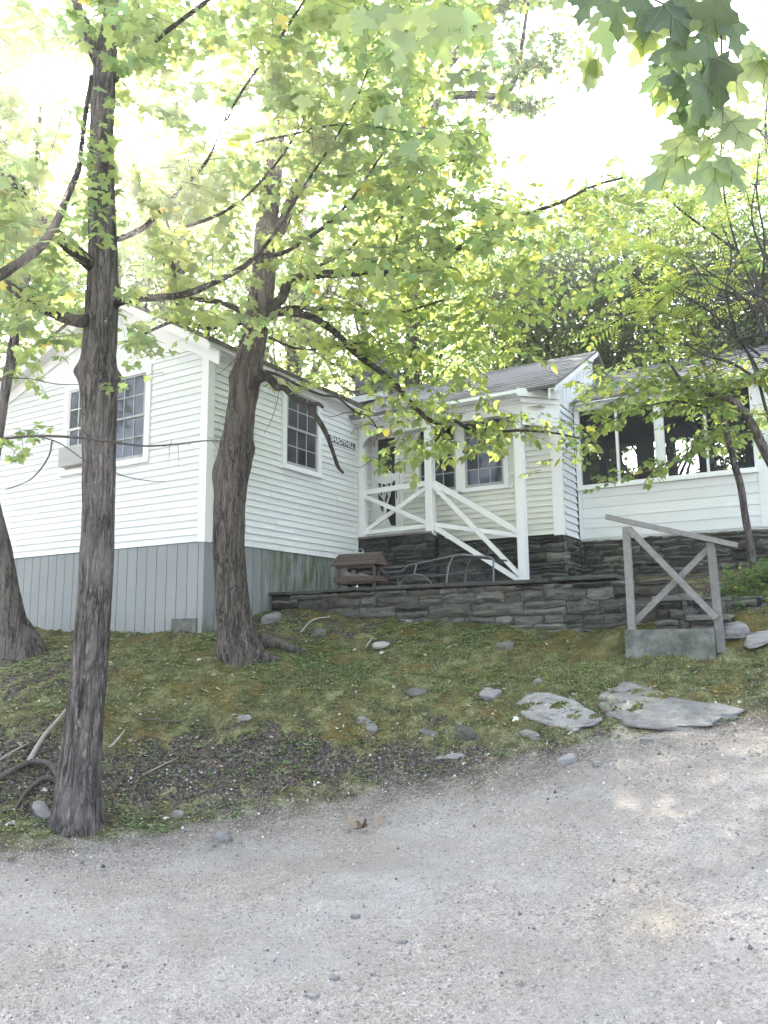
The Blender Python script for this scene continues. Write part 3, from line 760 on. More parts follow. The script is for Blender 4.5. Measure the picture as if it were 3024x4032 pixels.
# lamp under the porch roof
lm = MB(); lm.tube([(2.98, 3.95, 5.06), (2.98, 3.95, 5.0)], .012, 6); lm.tube([(2.98, 3.95, 5.0), (2.98, 3.95, 4.98), (2.98, 3.95, 4.86), (2.98, 3.95, 4.82)], [.02, .06, .07, .03], 10)
lm.build('porch_lamp', M_BLACK, COTT)

# --- screened porch on the right
YS = 4.85
sp = MB(); z = 3.10; ex = .163; k = 0
while z < 3.88:
    zt = min(z + ex, 3.885); xs = [3.47, 6.10]
    for a, b in zip(xs[:-1], xs[1:]):
        pts = np.linspace(a, b, 12)
        for i in range(11):
            sp.face([(pts[i], YS - .012, z), (pts[i + 1], YS - .012, z), (pts[i + 1], YS - .006, zt - .004), (pts[i], YS - .006, zt - .004)], k * .37 % 1)
            sp.face([(pts[i], YS - .006, zt - .004), (pts[i + 1], YS - .006, zt - .004), (pts[i + 1], YS + .01, zt), (pts[i], YS + .01, zt)], .2)
    z += ex; k += 1
sp.box(3.46, 3.52, YS - .022, YS - .001, 3.09, 3.90); sp.box(6.10, 7.2, YS - .018, YS + .0, 3.09, 5.2)
sp.box(3.46, 7.2, YS + .012, YS + .05, 3.06, 3.9)
sp.build('screen_porch_siding', M_PORCHW, COTT)
fr = MB(); fr.box(3.45, 6.12, YS - .055, YS + .06, 3.885, 3.915); fr.box(3.46, 6.1, YS - .03, YS + .05, 3.915, 3.965)
for a, b, o in ((3.455, 3.48, .03), (3.48, 3.53, .015), (4.10, 4.14, .0), (4.70, 4.735, .015), (4.735, 4.80, .028), (4.80, 4.84, .015), (5.42, 5.455, .0), (6.07, 6.17, .02)):
    fr.box(a, b, YS - o - .005, YS + .05, 3.966, 5.20)
fr.box(3.45, 7.2, YS - .03, YS + .06, 5.19, 5.28); fr.box(3.45, 7.2, YS - .06, YS - .031, 5.21, 5.30); fr.box(3.45, 7.25, YS - .19, YS - .06, 5.262, 5.28)
fr.build('screen_porch_frame', M_TRIM, COTT)
sc_ = MB()
for a, b in ((3.53, 4.10), (4.14, 4.70), (4.84, 5.42), (5.455, 6.07)): sc_.face([(a, YS + .02, 3.96), (b, YS + .02, 3.96), (b, YS + .02, 5.19), (a, YS + .02, 5.19)])
sc_.build('insect_screen', M_SCREEN, COTT)
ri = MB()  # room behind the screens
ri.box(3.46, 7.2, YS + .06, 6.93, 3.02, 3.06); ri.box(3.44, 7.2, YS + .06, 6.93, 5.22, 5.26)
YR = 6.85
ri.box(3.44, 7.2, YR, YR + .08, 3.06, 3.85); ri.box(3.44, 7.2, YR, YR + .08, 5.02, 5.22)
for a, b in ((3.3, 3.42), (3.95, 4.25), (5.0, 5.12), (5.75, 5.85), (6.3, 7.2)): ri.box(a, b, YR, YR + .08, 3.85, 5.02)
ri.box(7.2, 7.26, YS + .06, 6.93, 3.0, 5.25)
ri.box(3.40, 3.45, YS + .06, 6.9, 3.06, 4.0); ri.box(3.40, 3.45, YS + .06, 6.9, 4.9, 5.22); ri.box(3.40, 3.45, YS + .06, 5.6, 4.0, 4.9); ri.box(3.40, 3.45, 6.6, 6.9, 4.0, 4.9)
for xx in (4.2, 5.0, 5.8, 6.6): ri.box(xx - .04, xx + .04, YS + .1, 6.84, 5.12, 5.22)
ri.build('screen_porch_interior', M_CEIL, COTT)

# --- chimney
def stones(mb, P0, du, nv, L, z0, z1f, hmin=.07, hmax=.16, lmin=.16, lmax=.5, dep=.05, seed=0, rough=.03):
    """irregular coursed stones on a plane: P0 origin, du unit direction, nv outward normal"""
    rs = random.Random(seed); P0 = np.array(P0, float); du = np.array(du, float); nv = np.array(nv, float); up = np.array([0, 0, 1.])
    z = z0
    zmax = max(z1f(a) for a in np.linspace(0, L, 12))
    while z < zmax - .02:
        h = rs.uniform(hmin, hmax) * rs.choice((.7, 1, 1.15)); x = -rs.uniform(0, .2)
        while x < L:
            l = rs.uniform(lmin, lmax) * (.6 + h / hmax * .6); x0, x1 = max(x, 0), min(x + l, L); x += l
            if x1 - x0 < .04: continue
            zt = min(z + h, z1f((x0 + x1) / 2)); zb = z + rs.uniform(-.008, .008)
            if zt - zb < .03: continue
            sub = [(zb, zt)]
            if h > .11 and rs.random() < .35: zm = zb + (zt - zb) * rs.uniform(.35, .65); sub = [(zb, zm), (zm, zt)]
            for (b_, t_) in sub:
                tn = min(1, max(0, rs.gauss(.45, .22))); pr = rs.uniform(-.8, 1) * dep * .6
                nx = max(4, int((x1 - x0) / .045)); nz = max(3, int((t_ - b_) / .03))
                U = np.linspace(x0 + .005, x1 - .005, nx); Zs = np.linspace(b_ + .005, t_ - .006, nz); tilt = rs.uniform(-.02, .02)
                G = np.empty((nx, nz, 3)); uu, zz = np.meshgrid(U, Zs, indexing='ij')
                P = P0 + uu[..., None] * du + zz[..., None] * up
                nn = fbm(np.c_[(P[..., 0] * 7 + P[..., 1] * 7).ravel(), (P[..., 2] * 24).ravel(), np.full(uu.size, seed * 7 + tn * 9)], 60, 4).reshape(uu.shape)
                wob = fbm(np.c_[(P[..., 0] * 9).ravel(), (P[..., 2] * 9).ravel() + 40, np.full(uu.size, 3.)], 61, 2).reshape(uu.shape) * .020
                nn = .55 * nn + .45 * np.round(nn * 3.5) / 3.5
                off = pr + nn * rough * 1.35
                edge = np.zeros_like(off); edge[0, :] = edge[-1, :] = 1; edge[:, 0] = edge[:, -1] = 1
                off = np.where(edge > 0, off * .3 - .035, off)
                ins = np.zeros_like(off)
                G = P + nv * off[..., None] + up * (wob + tilt * (uu - uu.mean()) * 2)[..., None]
                mb.grid(G, tn)
        z += h
ch = MB()
cx0, cx1, cy0, cy1 = -1.30, -.52, 5.55, 6.15
stones(ch, (cx0, cy0, 0), (1, 0, 0), (0, -1, 0), cx1 - cx0, 6.0, lambda a: 7.12, seed=3, hmin=.05, hmax=.10, lmin=.12, lmax=.30, rough=.015)
stones(ch, (cx1, cy0, 0), (0, 1, 0), (1, 0, 0), cy1 - cy0, 6.0, lambda a: 7.12, seed=4, hmin=.05, hmax=.10, lmin=.12, lmax=.30, rough=.015)
ch.box(cx0 + .03, cx1 - .03, cy0 + .03, cy1, 5.8, 7.10, .05); ch.box(cx0 - .04, cx1 + .04, cy0 - .04, cy1 + .04, 7.12, 7.18, .6)
ch.build('chimney', M_CHIM, COTT)
fl = MB(); fl.prism([(-1.35, cy0 - .06, 6.28), (-.45, cy0 - .06, 6.28), (-.45, cy0 - .03, 6.42), (-1.35, cy0 - .03, 6.42)], (0, .01, .01)); fl.build('chimney_flashing', M_FLASH, COTT)

# --- stone foundation of porch and house
fd = MB()
stones(fd, (.06, 3.60, 0), (1, 0, 0), (0, -1, 0), 1.40, 2.05, lambda a: 3.16 + .10 * min(1, a / 1.0), seed=11, hmin=.09, hmax=.17, lmin=.2, lmax=.48)
stones(fd, (1.46, 3.60, 0), (0, 1, 0), (1, 0, 0), .50, 2.05, lambda a: 3.24, seed=12)
fd.box(.02, 1.43, 3.63, 4.1, 1.9, 3.22, .05)
fd.build('porch_foundation', M_STONE_D, COTT)
dk = MB(); dk.box(.04, 1.42, 3.60, 4.09, 3.225, 3.26, .5); dk.build('porch_floor', M_GREYWOOD, COTT)
st = MB()
for i in range(5):
    x0 = 1.46 + i * .28; zt = 3.10 - i * .17
    stones(st, (x0, 3.78, 0), (1, 0, 0), (0, -1, 0), .28, 2.05, lambda a, zt=zt: zt, seed=20 + i)
    st.box(x0, x0 + .29, 3.79, 4.09, 2.0, zt - .006, .4); st.box(x0 + .005, x0 + .30, 3.76, 4.085, zt - .005, zt + .035, .6)
st.build('porch_steps', M_STONE_D, COTT)
fo = MB()
stones(fo, (1.46, 4.06, 0), (1, 0, 0), (0, -1, 0), 2.02, 2.0, lambda a: 3.10, seed=31, hmin=.06, hmax=.15)
stones(fo, (3.48, 4.05, 0), (0, 1, 0), (1, 0, 0), .80, 2.0, lambda a: 3.09, seed=32, hmin=.06, hmax=.15)
stones(fo, (3.44, 4.80, 0), (1, 0, 0), (0, -1, 0), 3.8, 2.0, lambda a: 3.07, seed=33, hmin=.06, hmax=.15)
fo.box(.1, 3.44, 4.10, 4.6, 1.8, 3.08, .05); fo.box(3.3, 7.2, 4.83, 6.9, 1.8, 3.02, .05)
fo.build('stone_foundation', M_STONE, COTT)

# ------------------------------------------------------------------ terrace, retaining wall, steps
tr = MB(); tr.box(.0, 5.4, 1.45, 4.75, 1.5, 2.20); o = tr.build('terrace', M_GROUND); o['kind'] = 'structure'
rw = thing('stone_retaining_wall', 'low dry stone retaining wall with slate coping in front of the terrace', 'wall', (2.6, 1.35, 1.6))
r_ = MB()
def rtop(a): return 2.19 if a < 5.3 else 2.19 - (a - 5.3) * .15
stones(r_, (.03, 1.33, 0), (1, 0, 0), (0, -1, 0), 5.45, 1.35, lambda a: 2.19 - max(0, .35 - a) * .3, seed=41, hmin=.07, hmax=.18, lmin=.2, lmax=.62, rough=.045)
stones(r_, (5.50, 1.38, 0), (1, 0, 0), (0, -1, 0), .88, 1.35, lambda a: 2.04 if a < .4 else 1.98, seed=42, hmin=.06, hmax=.14, lmin=.2, lmax=.45, rough=.05)
stones(r_, (6.38, 1.38, 0), (0, 1, 0), (1, 0, 0), .6, 1.35, lambda a: 1.98, seed=43, hmin=.06, hmax=.14, lmin=.2, lmax=.45, rough=.05)
r_.box(.01, 5.46, 1.37, 1.62, 1.3, 2.17, .02); r_.box(5.46, 6.35, 1.42, 1.95, 1.3, 1.97, .02)
r_.build('wall_stones', M_STONE, rw)
x = -.0; cx_list = []
for l in (.33, .60, .72, .10, 1.05, .02, 1.32, .05, .74):
    if l > .25: cx_list.append((x, x + l))
    x += l
for i, (a, b) in enumerate(cx_list):
    cp = MB(); n = 14; zc = 2.20 + random.uniform(-.012, .016); top = []
    us = np.linspace(a + .004, b - .004, n); fy = 1.30 + fbm(np.c_[us * 5, np.full(n, i * 3.), np.zeros(n)], 77, 3) * .03
    th = .05
    G = np.array([[(u, 1.62, zc + th), (u, f + .02, zc + th), (u, f, zc + th - .008), (u, f, zc + .01), (u, f + .03, zc), (u, 1.62, zc)] for u, f in zip(us, fy)])
    cp.grid(G, random.uniform(.1, .6)); cp.prism([tuple(q) for q in G[0]], (-.001, 0, 0)); cp.prism([tuple(q) for q in G[-1]], (.001, 0, 0))
    cp.build('coping_stone', M_STONE_D, rw)

def tilt_to_slope(o, x, y, k=1.0):
    e = .25; n = Vector((-(gz(x + e, y) - gz(x - e, y)) / (2 * e) * k, -(gz(x, y + e) - gz(x, y - e)) / (2 * e) * k, 1)).normalized()
    q = Vector((0, 0, 1)).rotation_difference(n); o.data.transform(q.to_matrix().to_4x4())
def rock(name, c, sx, sy, sz, rot, mat, label, cat='stone', group=None, seed=0, res=3, flat=.0, tone=.5, parent=None):
    import bmesh
    bm = bmesh.new(); bmesh.ops.create_icosphere(bm, subdivisions=res, radius=1)
    P = np.array([v.co for v in bm.verts]); n1 = fbm(P * 1.3 + seed * 3.1, seed, 3); n2 = fbm(P * 4 + seed, seed + 5, 3)
    P = np.sign(P) * np.abs(P) ** .78; P = P * (1 + .40 * n1 + .16 * n2)[:, None]
    if flat: P[:, 2] = np.where(P[:, 2] > flat, flat + (P[:, 2] - flat) * .15, P[:, 2])
    P = P * np.array([sx, sy, sz]); c_, s_ = math.cos(rot), math.sin(rot); P = np.c_[P[:, 0] * c_ - P[:, 1] * s_, P[:, 0] * s_ + P[:, 1] * c_, P[:, 2]]
    for v, p in zip(bm.verts, P): v.co = p
    me = bpy.data.meshes.new(name); bm.to_mesh(me); bm.free(); me.materials.append(mat)
    a = me.attributes.new('tone', 'FLOAT', 'FACE'); a.data.foreach_set('value', [tone] * len(me.polygons))
    if res > 2: me.polygons.foreach_set('use_smooth', [True] * len(me.polygons))
    o = link(name, me, parent)
    o.location = Vector(c) - (wloc(parent) if parent else Vector((0, 0, 0)))
    if label: tag(o, label, cat, group)
    return o

# steps beside the handrail
sp_ = thing('stone_steps', 'rough stone steps climbing left behind the grey wooden handrail', 'steps', (5.7, .95, 1.4))
for i, (xa, xb, z0, z1) in enumerate(((5.42, 5.74, 1.3, 1.98), (5.74, 6.08, 1.3, 1.78), (6.08, 6.42, 1.3, 1.60))):
    s = MB(); stones(s, (xa, .80, 0), (1, 0, 0), (0, -1, 0), xb - xa, z0, lambda a, z1=z1: z1 - .04, seed=50 + i, hmin=.08, hmax=.16, lmin=.2, lmax=.4)
    stones(s, (xb, .80, 0), (0, 1, 0), (1, 0, 0), .5, z0, lambda a, z1=z1: z1 - .04, seed=60 + i, hmin=.1, hmax=.2, lmin=.2, lmax=.4)
    s.box(xa, xb - .03, .84, 1.32, z0, z1 - .05, .02)
    n = 8; us = np.linspace(xa - .02, xb + .03, n); G = np.array([[(u, 1.31, z1 + .0), (u, .79 + .03 * vn(np.array([u * 6, i, 0.])), z1 + .004), (u, .775 + .03 * vn(np.array([u * 6, i, 0.])), z1 - .05), (u, .85, z1 - .055)] for u in us])
    s.grid(G, .75); s.prism([tuple(q) for q in G[-1]], (.002, 0, 0), .8)
    s.build('step', M_STONE, sp_)

# concrete block and handrail
cbk = MB(); n = 22; L0, L1 = 5.17, 6.00
us = np.linspace(L0, L1, n); prof = [(.70, 1.64), (.53, 1.645), (.508, 1.635), (.50, 1.61), (.497, 1.5), (.49, 1.36), (.49, 1.2)]
G = np.array([[(u, y + .006 * float(fbm(np.array([u * 9, z * 9, 0.]), 8)), z + .008 * float(fbm(np.array([u * 6, y * 9, 3.]), 9))) for y, z in prof] for u in us])
G[0, :, 0] += .015; G[-1, :, 0] += .012
cbk.grid(G); 
for e in (0, -1):
    q = [tuple(p) for p in G[e]] + [(us[e], .70, 1.2)]; cbk.prism(q, (.001 if e else -.001, 0, 0))
cbk.box(L0 + .01, L1 - .01, .52, .70, 1.15, 1.62)
cbo = cbk.build('concrete_block', M_CONC, smooth=False); rebase(cbo, (5.6, .6, 1.3)); tag(cbo, 'mossy concrete block at the foot of the grey wooden handrail', 'concrete block')
hr = thing('wooden_handrail', 'weathered grey wooden handrail with crossed braces beside the stone steps', 'handrail', (5.6, .60, 1.5))
def hbar(nm, a, b, w, h, up=(0, 1, 0)):
    m = MB(); m.bar(a, b, w, h, up=up, tone=random.random()); return m.build(nm, M_GREYWOOD, hr)
hbar('post', (5.235, .60, 1.42), (5.235, .60, 2.68), .072, .05); hbar('post', (6.055, .60, 1.42), (6.03, .60, 2.47), .072, .05)
hbar('handrail_board', (5.045, .575, 2.80), (6.27, .575, 2.42), .05, .09, up=(0, 1, 0))
hbar('brace', (5.27, .555, 2.66), (6.04, .555, 1.74), .06, .03); hbar('brace', (5.26, .63, 1.72), (6.01, .63, 2.42), .06, .03)
# ------------------------------------------------------------------ small things on and by the house
sg = thing('name_sign', 'narrow dark blue house sign reading SHADYHILL in white on the side wall', 'sign', (.03, 3.14, 4.79))
m = MB(); m.box(.02, .036, 2.74, 3.55, 4.725, 4.875); m.build('sign_frame', M_SIGNW, sg)
m = MB(); m.box(.0365, .040, 2.765, 3.535, 4.745, 4.86); m.build('sign_board', M_NAVY, sg)
fc = bpy.data.curves.new('lettering', 'FONT'); fc.body = 'SHADYHILL'; fc.size = .125; fc.align_x = 'CENTER'; fc.align_y = 'CENTER'; fc.offset = .0035; fc.extrude = .001
fo_ = bpy.data.objects.new('lettering', fc); COL.objects.link(fo_)
bpy.context.view_layer.update()
me = bpy.data.meshes.new_from_object(fo_.evaluated_get(bpy.context.evaluated_depsgraph_get()))
bpy.data.objects.remove(fo_)
xs = [v.co.x for v in me.vertices]; k = .71 / (max(xs) - min(xs))
me.transform(Matrix.Translation((.0415, 3.15, 4.802)) @ Matrix(((0, 0, 1, 0), (1, 0, 0, 0), (0, 1, 0, 0), (0, 0, 0, 1))) @ Matrix.Diagonal((k, 1, 1, 1)))
me.materials.clear(); me.materials.append(M_SIGNW); link('lettering', me, sg)

fe = thing('wooden_feeder', 'brown slatted box with a pitched roof and top handle on the stone wall', 'wooden feeder', (1.2, 1.85, 2.25))
m = MB()
for k in range(3):
    for sgn in (1, -1):
        t0, t1 = k / 3, (k + 1) / 3 - .03
        yc = 1.87
        ya = yc - sgn * (.20 * (1 - t0) + .005); yb = yc - sgn * .20 * (1 - t1); za = 2.60 + .18 * t0; zb = 2.60 + .18 * t1
        m.hexa([(.83, ya, za - .012), (1.56, ya, za - .012), (1.56, yb, zb - .012), (.83, yb, zb - .012), (.83, ya, za + .004), (1.56, ya, za + .004), (1.56, yb, zb), (.83, yb, zb)], random.random())
m.prism([(1.525, 1.68, 2.595), (1.525, 2.06, 2.595), (1.525, 1.87, 2.765)], (.02, 0, 0), .6); m.prism([(.85, 1.68, 2.595), (.85, 2.06, 2.595), (.85, 1.87, 2.765)], (.02, 0, 0), .6)
m.build('roof', M_BROWN, fe)
m = MB(); m.box(.88, 1.51, 1.71, 1.73, 2.55, 2.60, .3); m.box(.88, 1.51, 2.01, 2.03, 2.55, 2.60, .3); m.box(.86, 1.53, 1.69, 1.71, 2.36, 2.43, .6); m.box(1.53, 1.55, 1.70, 2.04, 2.36, 2.43, .6); m.box(.86, 1.53, 2.03, 2.05, 2.36, 2.43, .6); m.box(.88, 1.52, 1.72, 2.02, 2.33, 2.35, .3)
m.build('tray', M_BROWN, fe)
for x_, y_ in ((.90, 1.72), (1.49, 1.72), (.90, 2.01), (1.49, 2.01)):
    m = MB(); m.box(x_, x_ + .04, y_, y_ + .025, 2.20, 2.56, .4); m.build('leg', M_BROWN, fe)
m = MB(); m.tube([(1.15, 1.87, 2.775), (1.15, 1.87, 2.815), (1.17, 1.87, 2.83), (1.22, 1.87, 2.83), (1.24, 1.87, 2.815), (1.24, 1.87, 2.775)], .006, 6); m.box(1.13, 1.26, 1.85, 1.89, 2.768, 2.782); m.build('handle', M_FLASH, fe)
m = MB(); m.bar((.95, 1.80, 2.50), (1.22, 1.80, 2.44), .03, .05, tone=.9); m.bar((1.2, 1.82, 2.48), (1.45, 1.84, 2.40), .03, .05, tone=.7); o = m.build('wood_scrap', M_GREYWOOD, fe)

def arc(c, r, a0, a1, y, n=9): return [(c[0] + r * math.cos(a), y, c[1] + r * .75 * math.sin(a)) for a in np.linspace(a0, a1, n)]
lo = thing('lounge_chair', 'folded dark metal lounge chair frame lying on the terrace behind the low wall', 'lounge chair', (2.1, 2.2, 2.25))
for y_ in (2.0, 2.5):
    m = MB(); m.tube([(1.36, y_, 2.56), (1.75, y_, 2.55), (2.0, y_, 2.58), (2.6, y_, 2.66), (2.75, y_, 2.665), (3.15, y_, 2.60)], .014, 8); m.build('side_rail', M_TUBE, lo)
m = MB()
for k in range(30):
    t = k / 29; x_ = 1.4 + 1.7 * t; z_ = np.interp(x_, [1.36, 1.75, 2.0, 2.6, 2.75, 3.15], [2.56, 2.55, 2.58, 2.66, 2.665, 2.60]); m.bar((x_, 1.985, z_), (x_, 2.515, z_), .028, .004)
m.build('seat_straps', M_STRAP, lo)
for pts in ([(1.48, 1.98, 2.30), (1.42, 1.98, 2.50), (1.47, 1.98, 2.54), (1.54, 1.98, 2.48), (1.80, 1.98, 2.49), (1.90, 1.98, 2.56)], [(2.48, 1.97, 2.22), (2.53, 1.97, 2.52), (2.60, 1.97, 2.64), (2.70, 1.97, 2.665), (3.12, 1.97, 2.61), (3.18, 1.97, 2.57), (3.17, 1.97, 2.25)],
            [(2.48, 2.52, 2.22), (2.53, 2.52, 2.52), (2.60, 2.52, 2.64)], [(1.48, 2.5, 2.22), (1.42, 2.5, 2.50), (1.54, 2.5, 2.48)]):
    m = MB(); m.tube(pts, .014, 8); m.build('leg', M_TUBE, lo)
m = MB(); m.tube(arc((2.02, 2.24), .26, 0, PI, 1.97), .012, 8); m.tube([(2.0, 1.97, 2.43), (2.03, 1.99, 2.57)], .010, 6); m.tube([(1.9, 1.98, 2.41), (2.25, 2.2, 2.42)], .008, 6); m.build('wheel_arch', M_TUBE, lo)
m = MB(); m.tube([(1.6, 2.0, 2.42), (1.9, 2.3, 2.46), (2.4, 2.3, 2.44), (2.9, 2.1, 2.42)], .009, 6); m.tube([(2.3, 2.0, 2.40), (2.7, 2.45, 2.5)], .009, 6); m.build('brace', M_TUBE, lo)

ac = thing('air_conditioner', 'beige box air conditioner sitting in the lower sash of the gable window', 'air conditioner', (-2.5, -.1, 4.1))
m = MB(); m.box(-2.80, -2.16, -.17, .0, 4.13, 4.42, .5)
for k in range(7): m.box(-2.78, -2.18, -.176, -.171, 4.155 + k * .035, 4.168 + k * .035, .2)
m.build('housing', M_ACBOX, ac)

# ------------------------------------------------------------------ rocks, litter
def on(px, py, d0=7.5):
    """ground point seen at a pixel"""
    lo_, hi_ = 2.5, 14.0; r = ray(px, py); rl = math.hypot(r[0], r[1])
    ds = np.linspace(lo_, hi_, 240); P = CAMP + r * (ds / rl)[:, None]; g = height(P); k = np.argmax(P[:, 2] < g + .0)
    if not (P[:, 2] < g).any(): k = int(np.argmin(np.abs(ds - d0)))
    return np.array([P[k, 0], P[k, 1], g[k]])
ROCKS = [  # px, py, half width m, half depth, half height, rot, label
    (2615, 2835, .54, .24, .055, -.45, 'largest flat grey slab in the grass at the road edge'),
    (2195, 2808, .40, .17, .05, -.5, 'flat grey slab left of the largest slab at the road edge'),
    (1930, 2755, .12, .09, .05, -.3, 'small pale stone at the left end of the flat slabs'),
    (1985, 2545, .14, .10, .04, -.3, 'flat dark slab in the lawn below the stone wall'),
    (1835, 2915, .13, .06, .07, -.4, 'lumpy pale stone on the dark bank left of the slabs'),
    (1775, 2975, .15, .04, .05, .1, 'long brown stone below the lumpy pale stone'),
    (2232, 3008, .09, .06, .04, .6, 'square pale stone on the gravel edge'),
    (2352, 3018, .045, .035, .025, 0, 'small round stone right of the square pale stone'),
    (2090, 2895, .12, .05, .03, -.5, 'thin flat stone below the middle slab'),
    (1690, 2890, .13, .04, .02, -.2, 'thin sliver of slate lying on the dark bank'),
    (875, 3312, .085, .065, .045, .2, 'rounded grey stone at the left edge of the road'),
    (165, 3222, .13, .06, .05, -.3, 'pale flat stone at the foot of the front trunk'),
    (1440, 2850, .17, .07, .04, -.3, 'pale half-buried slab in the mossy bank'),
    (1640, 2735, .12, .08, .03, .3, 'dark half-buried slab right of the mossy bank'),
    (1258, 2505, .11, .10, .08, .3, 'dark stone under the left end of the stone wall'),
    (1500, 2565, .12, .07, .03, .3, 'thin grey slab in the weeds below the wall'),
    (2118, 2692, .05, .04, .03, .3, 'small grey stone alone in the right lawn'),
    (1075, 2450, .16, .05, .13, .9, 'upright broken slate leaning at the wall end'),
    (2540, 2925, .05, .04, .03, 0, 'white pebble under the largest slab'),
    (1400, 3612, .030, .02, .014, 0, 'oval grey pebble on the road, highest of the loose ones'),
    (1588, 3722, .026, .02, .012, 0, 'grey pebble on the road right of the oval one'),
    (1318, 3858, .030, .02, .012, .4, 'flat grey pebble low on the road'),
    (1468, 3858, .016, .012, .01, .4, 'small white pebble low on the road'),
    (1230, 3950, .034, .02, .012, .4, 'lowest grey pebble near the bottom of the road'),
    (700, 3215, .06, .04, .03, .4, 'small stone in the leaf litter right of the front trunk'),
    (960, 2840, .09, .05, .02, .4, 'pale chip of stone in the moss mid-bank'),
    (2880, 2500, .18, .12, .12, .4, 'rough stone at the right end of the lowest step'),
    (2990, 2540, .15, .12, .05, .2, 'flat pinkish slab at the right edge of the lawn')]
for i, (px, py, sx, sy, sz, rt_, lb) in enumerate(ROCKS):
    p = on(px, py); big = max(sx, sy) > .1
    o = rock('rock' if big or sz > .02 else 'pebble', (p[0], p[1], p[2] + sz * (-.05 if big else .3)), sx * (1.12 if max(sx, sy) > .3 else .85), sy * (1.12 if max(sx, sy) > .3 else .85), sz, rt_ , M_ROCK if 'dark' not in lb else M_STONE, lb, 'rock' if big else 'stone', 'loose stones on the lawn and road', seed=i, res=4 if big else 3, flat=.15 if sz < .07 and big else 0, tone=.35 + .3 * random.random())
    if sz <= .055 and big:
        vs = o.data.vertices; co = np.array([v.co for v in vs]); W_ = co + np.array(o.location); h0 = height0(W_); co[:, 2] = h0 + (.020 if sx > .3 else .012) + np.minimum(co[:, 2], .3 * sz) - o.location.z
        for v_, c_ in zip(vs, co): v_.co = c_
    else: tilt_to_slope(o, p[0], p[1])

def tube_thing(name, pts, r, mat, label, cat, group=None, n=8, rough=.15):
    m = MB(); P = smooth(pts); m.tube(P, np.linspace(r[0], r[1], len(P)), n, rough, seed=len(label)); o = m.build(name, mat, smooth=True); rebase(o, P[0]); return tag(o, label, cat, group)
def smooth(P, n=6):
    P = np.asarray(P, float); 
    if len(P) < 3: return np.array([P[0] + (P[-1] - P[0]) * t for t in np.linspace(0, 1, n)])
    Q = np.vstack([2 * P[0] - P[1], P, 2 * P[-1] - P[-2]]); out = []
    for i in range(1, len(Q) - 2):
        for t in np.linspace(0, 1, n, endpoint=False):
            a, b, c, d = Q[i - 1], Q[i], Q[i + 1], Q[i + 2]
            out.append(.5 * (2 * b + (c - a) * t + (2 * a - 5 * b + 4 * c - d) * t * t + (3 * b - a - 3 * c + d) * t ** 3))
    out.append(P[-1]); return np.array(out)
def gpath(pts, lift): return [on(px, py) + np.array([0, 0, l]) for (px, py), l in zip(pts, lift)]
tube_thing('fallen_branch', gpath([(110, 3020), (170, 2940), (225, 2870), (258, 2820)], [.03, .05, .06, .04]), (.024, .012), M_PALEWOOD, 'pale dead branch lying on the bank left of the front trunk', 'branch', 'dead branches on the bank')
tube_thing('fallen_branch', gpath([(-60, 3050), (30, 2990), (110, 2950)], [.02, .04, .03]), (.010, .006), M_PALEWOOD, 'thin dead stick at the far left of the bank', 'branch', 'dead branches on the bank')
tube_thing('fallen_branch', gpath([(435, 2955), (470, 2925), (490, 2895)], [.02, .05, .02]), (.013, .008), M_PALEWOOD, 'short pale stick just right of the front trunk', 'branch', 'dead branches on the bank')
tube_thing('fallen_branch', gpath([(1185, 2500), (1230, 2460), (1300, 2440)], [.02, .05, .02]), (.014, .008), M_PALEWOOD, 'grey stick under the left end of the stone wall', 'branch', 'dead branches on the bank')
tube_thing('fallen_branch', gpath([(1440, 2560), (1465, 2545), (1480, 2530)], [.02, .05, .03]), (.010, .006), M_PALEWOOD, 'short white stick in the weeds below the wall', 'branch', 'dead branches on the bank')
tube_thing('fallen_branch', gpath([(560, 2845), (700, 2850), (740, 2860)], [.02, .02, .02]), (.009, .006), M_ROOT, 'dark twig lying in the moss right of the front trunk', 'branch', 'dead branches on the bank')
tube_thing('fallen_branch', gpath([(560, 3080), (640, 3030), (700, 2990)], [.01, .02, .01]), (.008, .004), M_PALEWOOD, 'thin grey twig low on the bank right of the front trunk', 'branch', 'dead branches on the bank')

# ------------------------------------------------------------------ leaves
def tpl_from_half(half, centre, fold=.12, droop=.18):
    R = list(half); Lh = [(-x, y) for x, y in half[1:-1]][::-1]; ring = R + Lh
    V = [(centre[0], centre[1])] + ring; n = len(ring)
    V3 = np.array([(x, y, -fold * abs(x) - droop * y * y) for x, y in V]); V3[0, 2] += .02
    F = [(0, 1 + i, 1 + (i + 1) % n) for i in range(n)]
    return V3, np.array(F)
MAPLE = tpl_from_half([(0, 0), (.10, -.05), (.33, -.09), (.28, .05), (.33, .12), (.50, .17), (.60, .33), (.45, .37), (.41, .47), (.25, .44), (.17, .53), (.22, .68), (.27, .74), (.13, .79), (0, 1.0)], (0, .33))
OVATE = tpl_from_half([(0, 0), (.16, .02), (.30, .20), (.33, .40), (.26, .62), (.12, .84), (0, 1.0)], (0, .35))
RHOMB = (np.array([(0, 0, 0), (.34, .42, -.05), (0, 1, -.12), (-.34, .42, -.05)]), np.array([(0, 1, 2), (0, 2, 3)]))
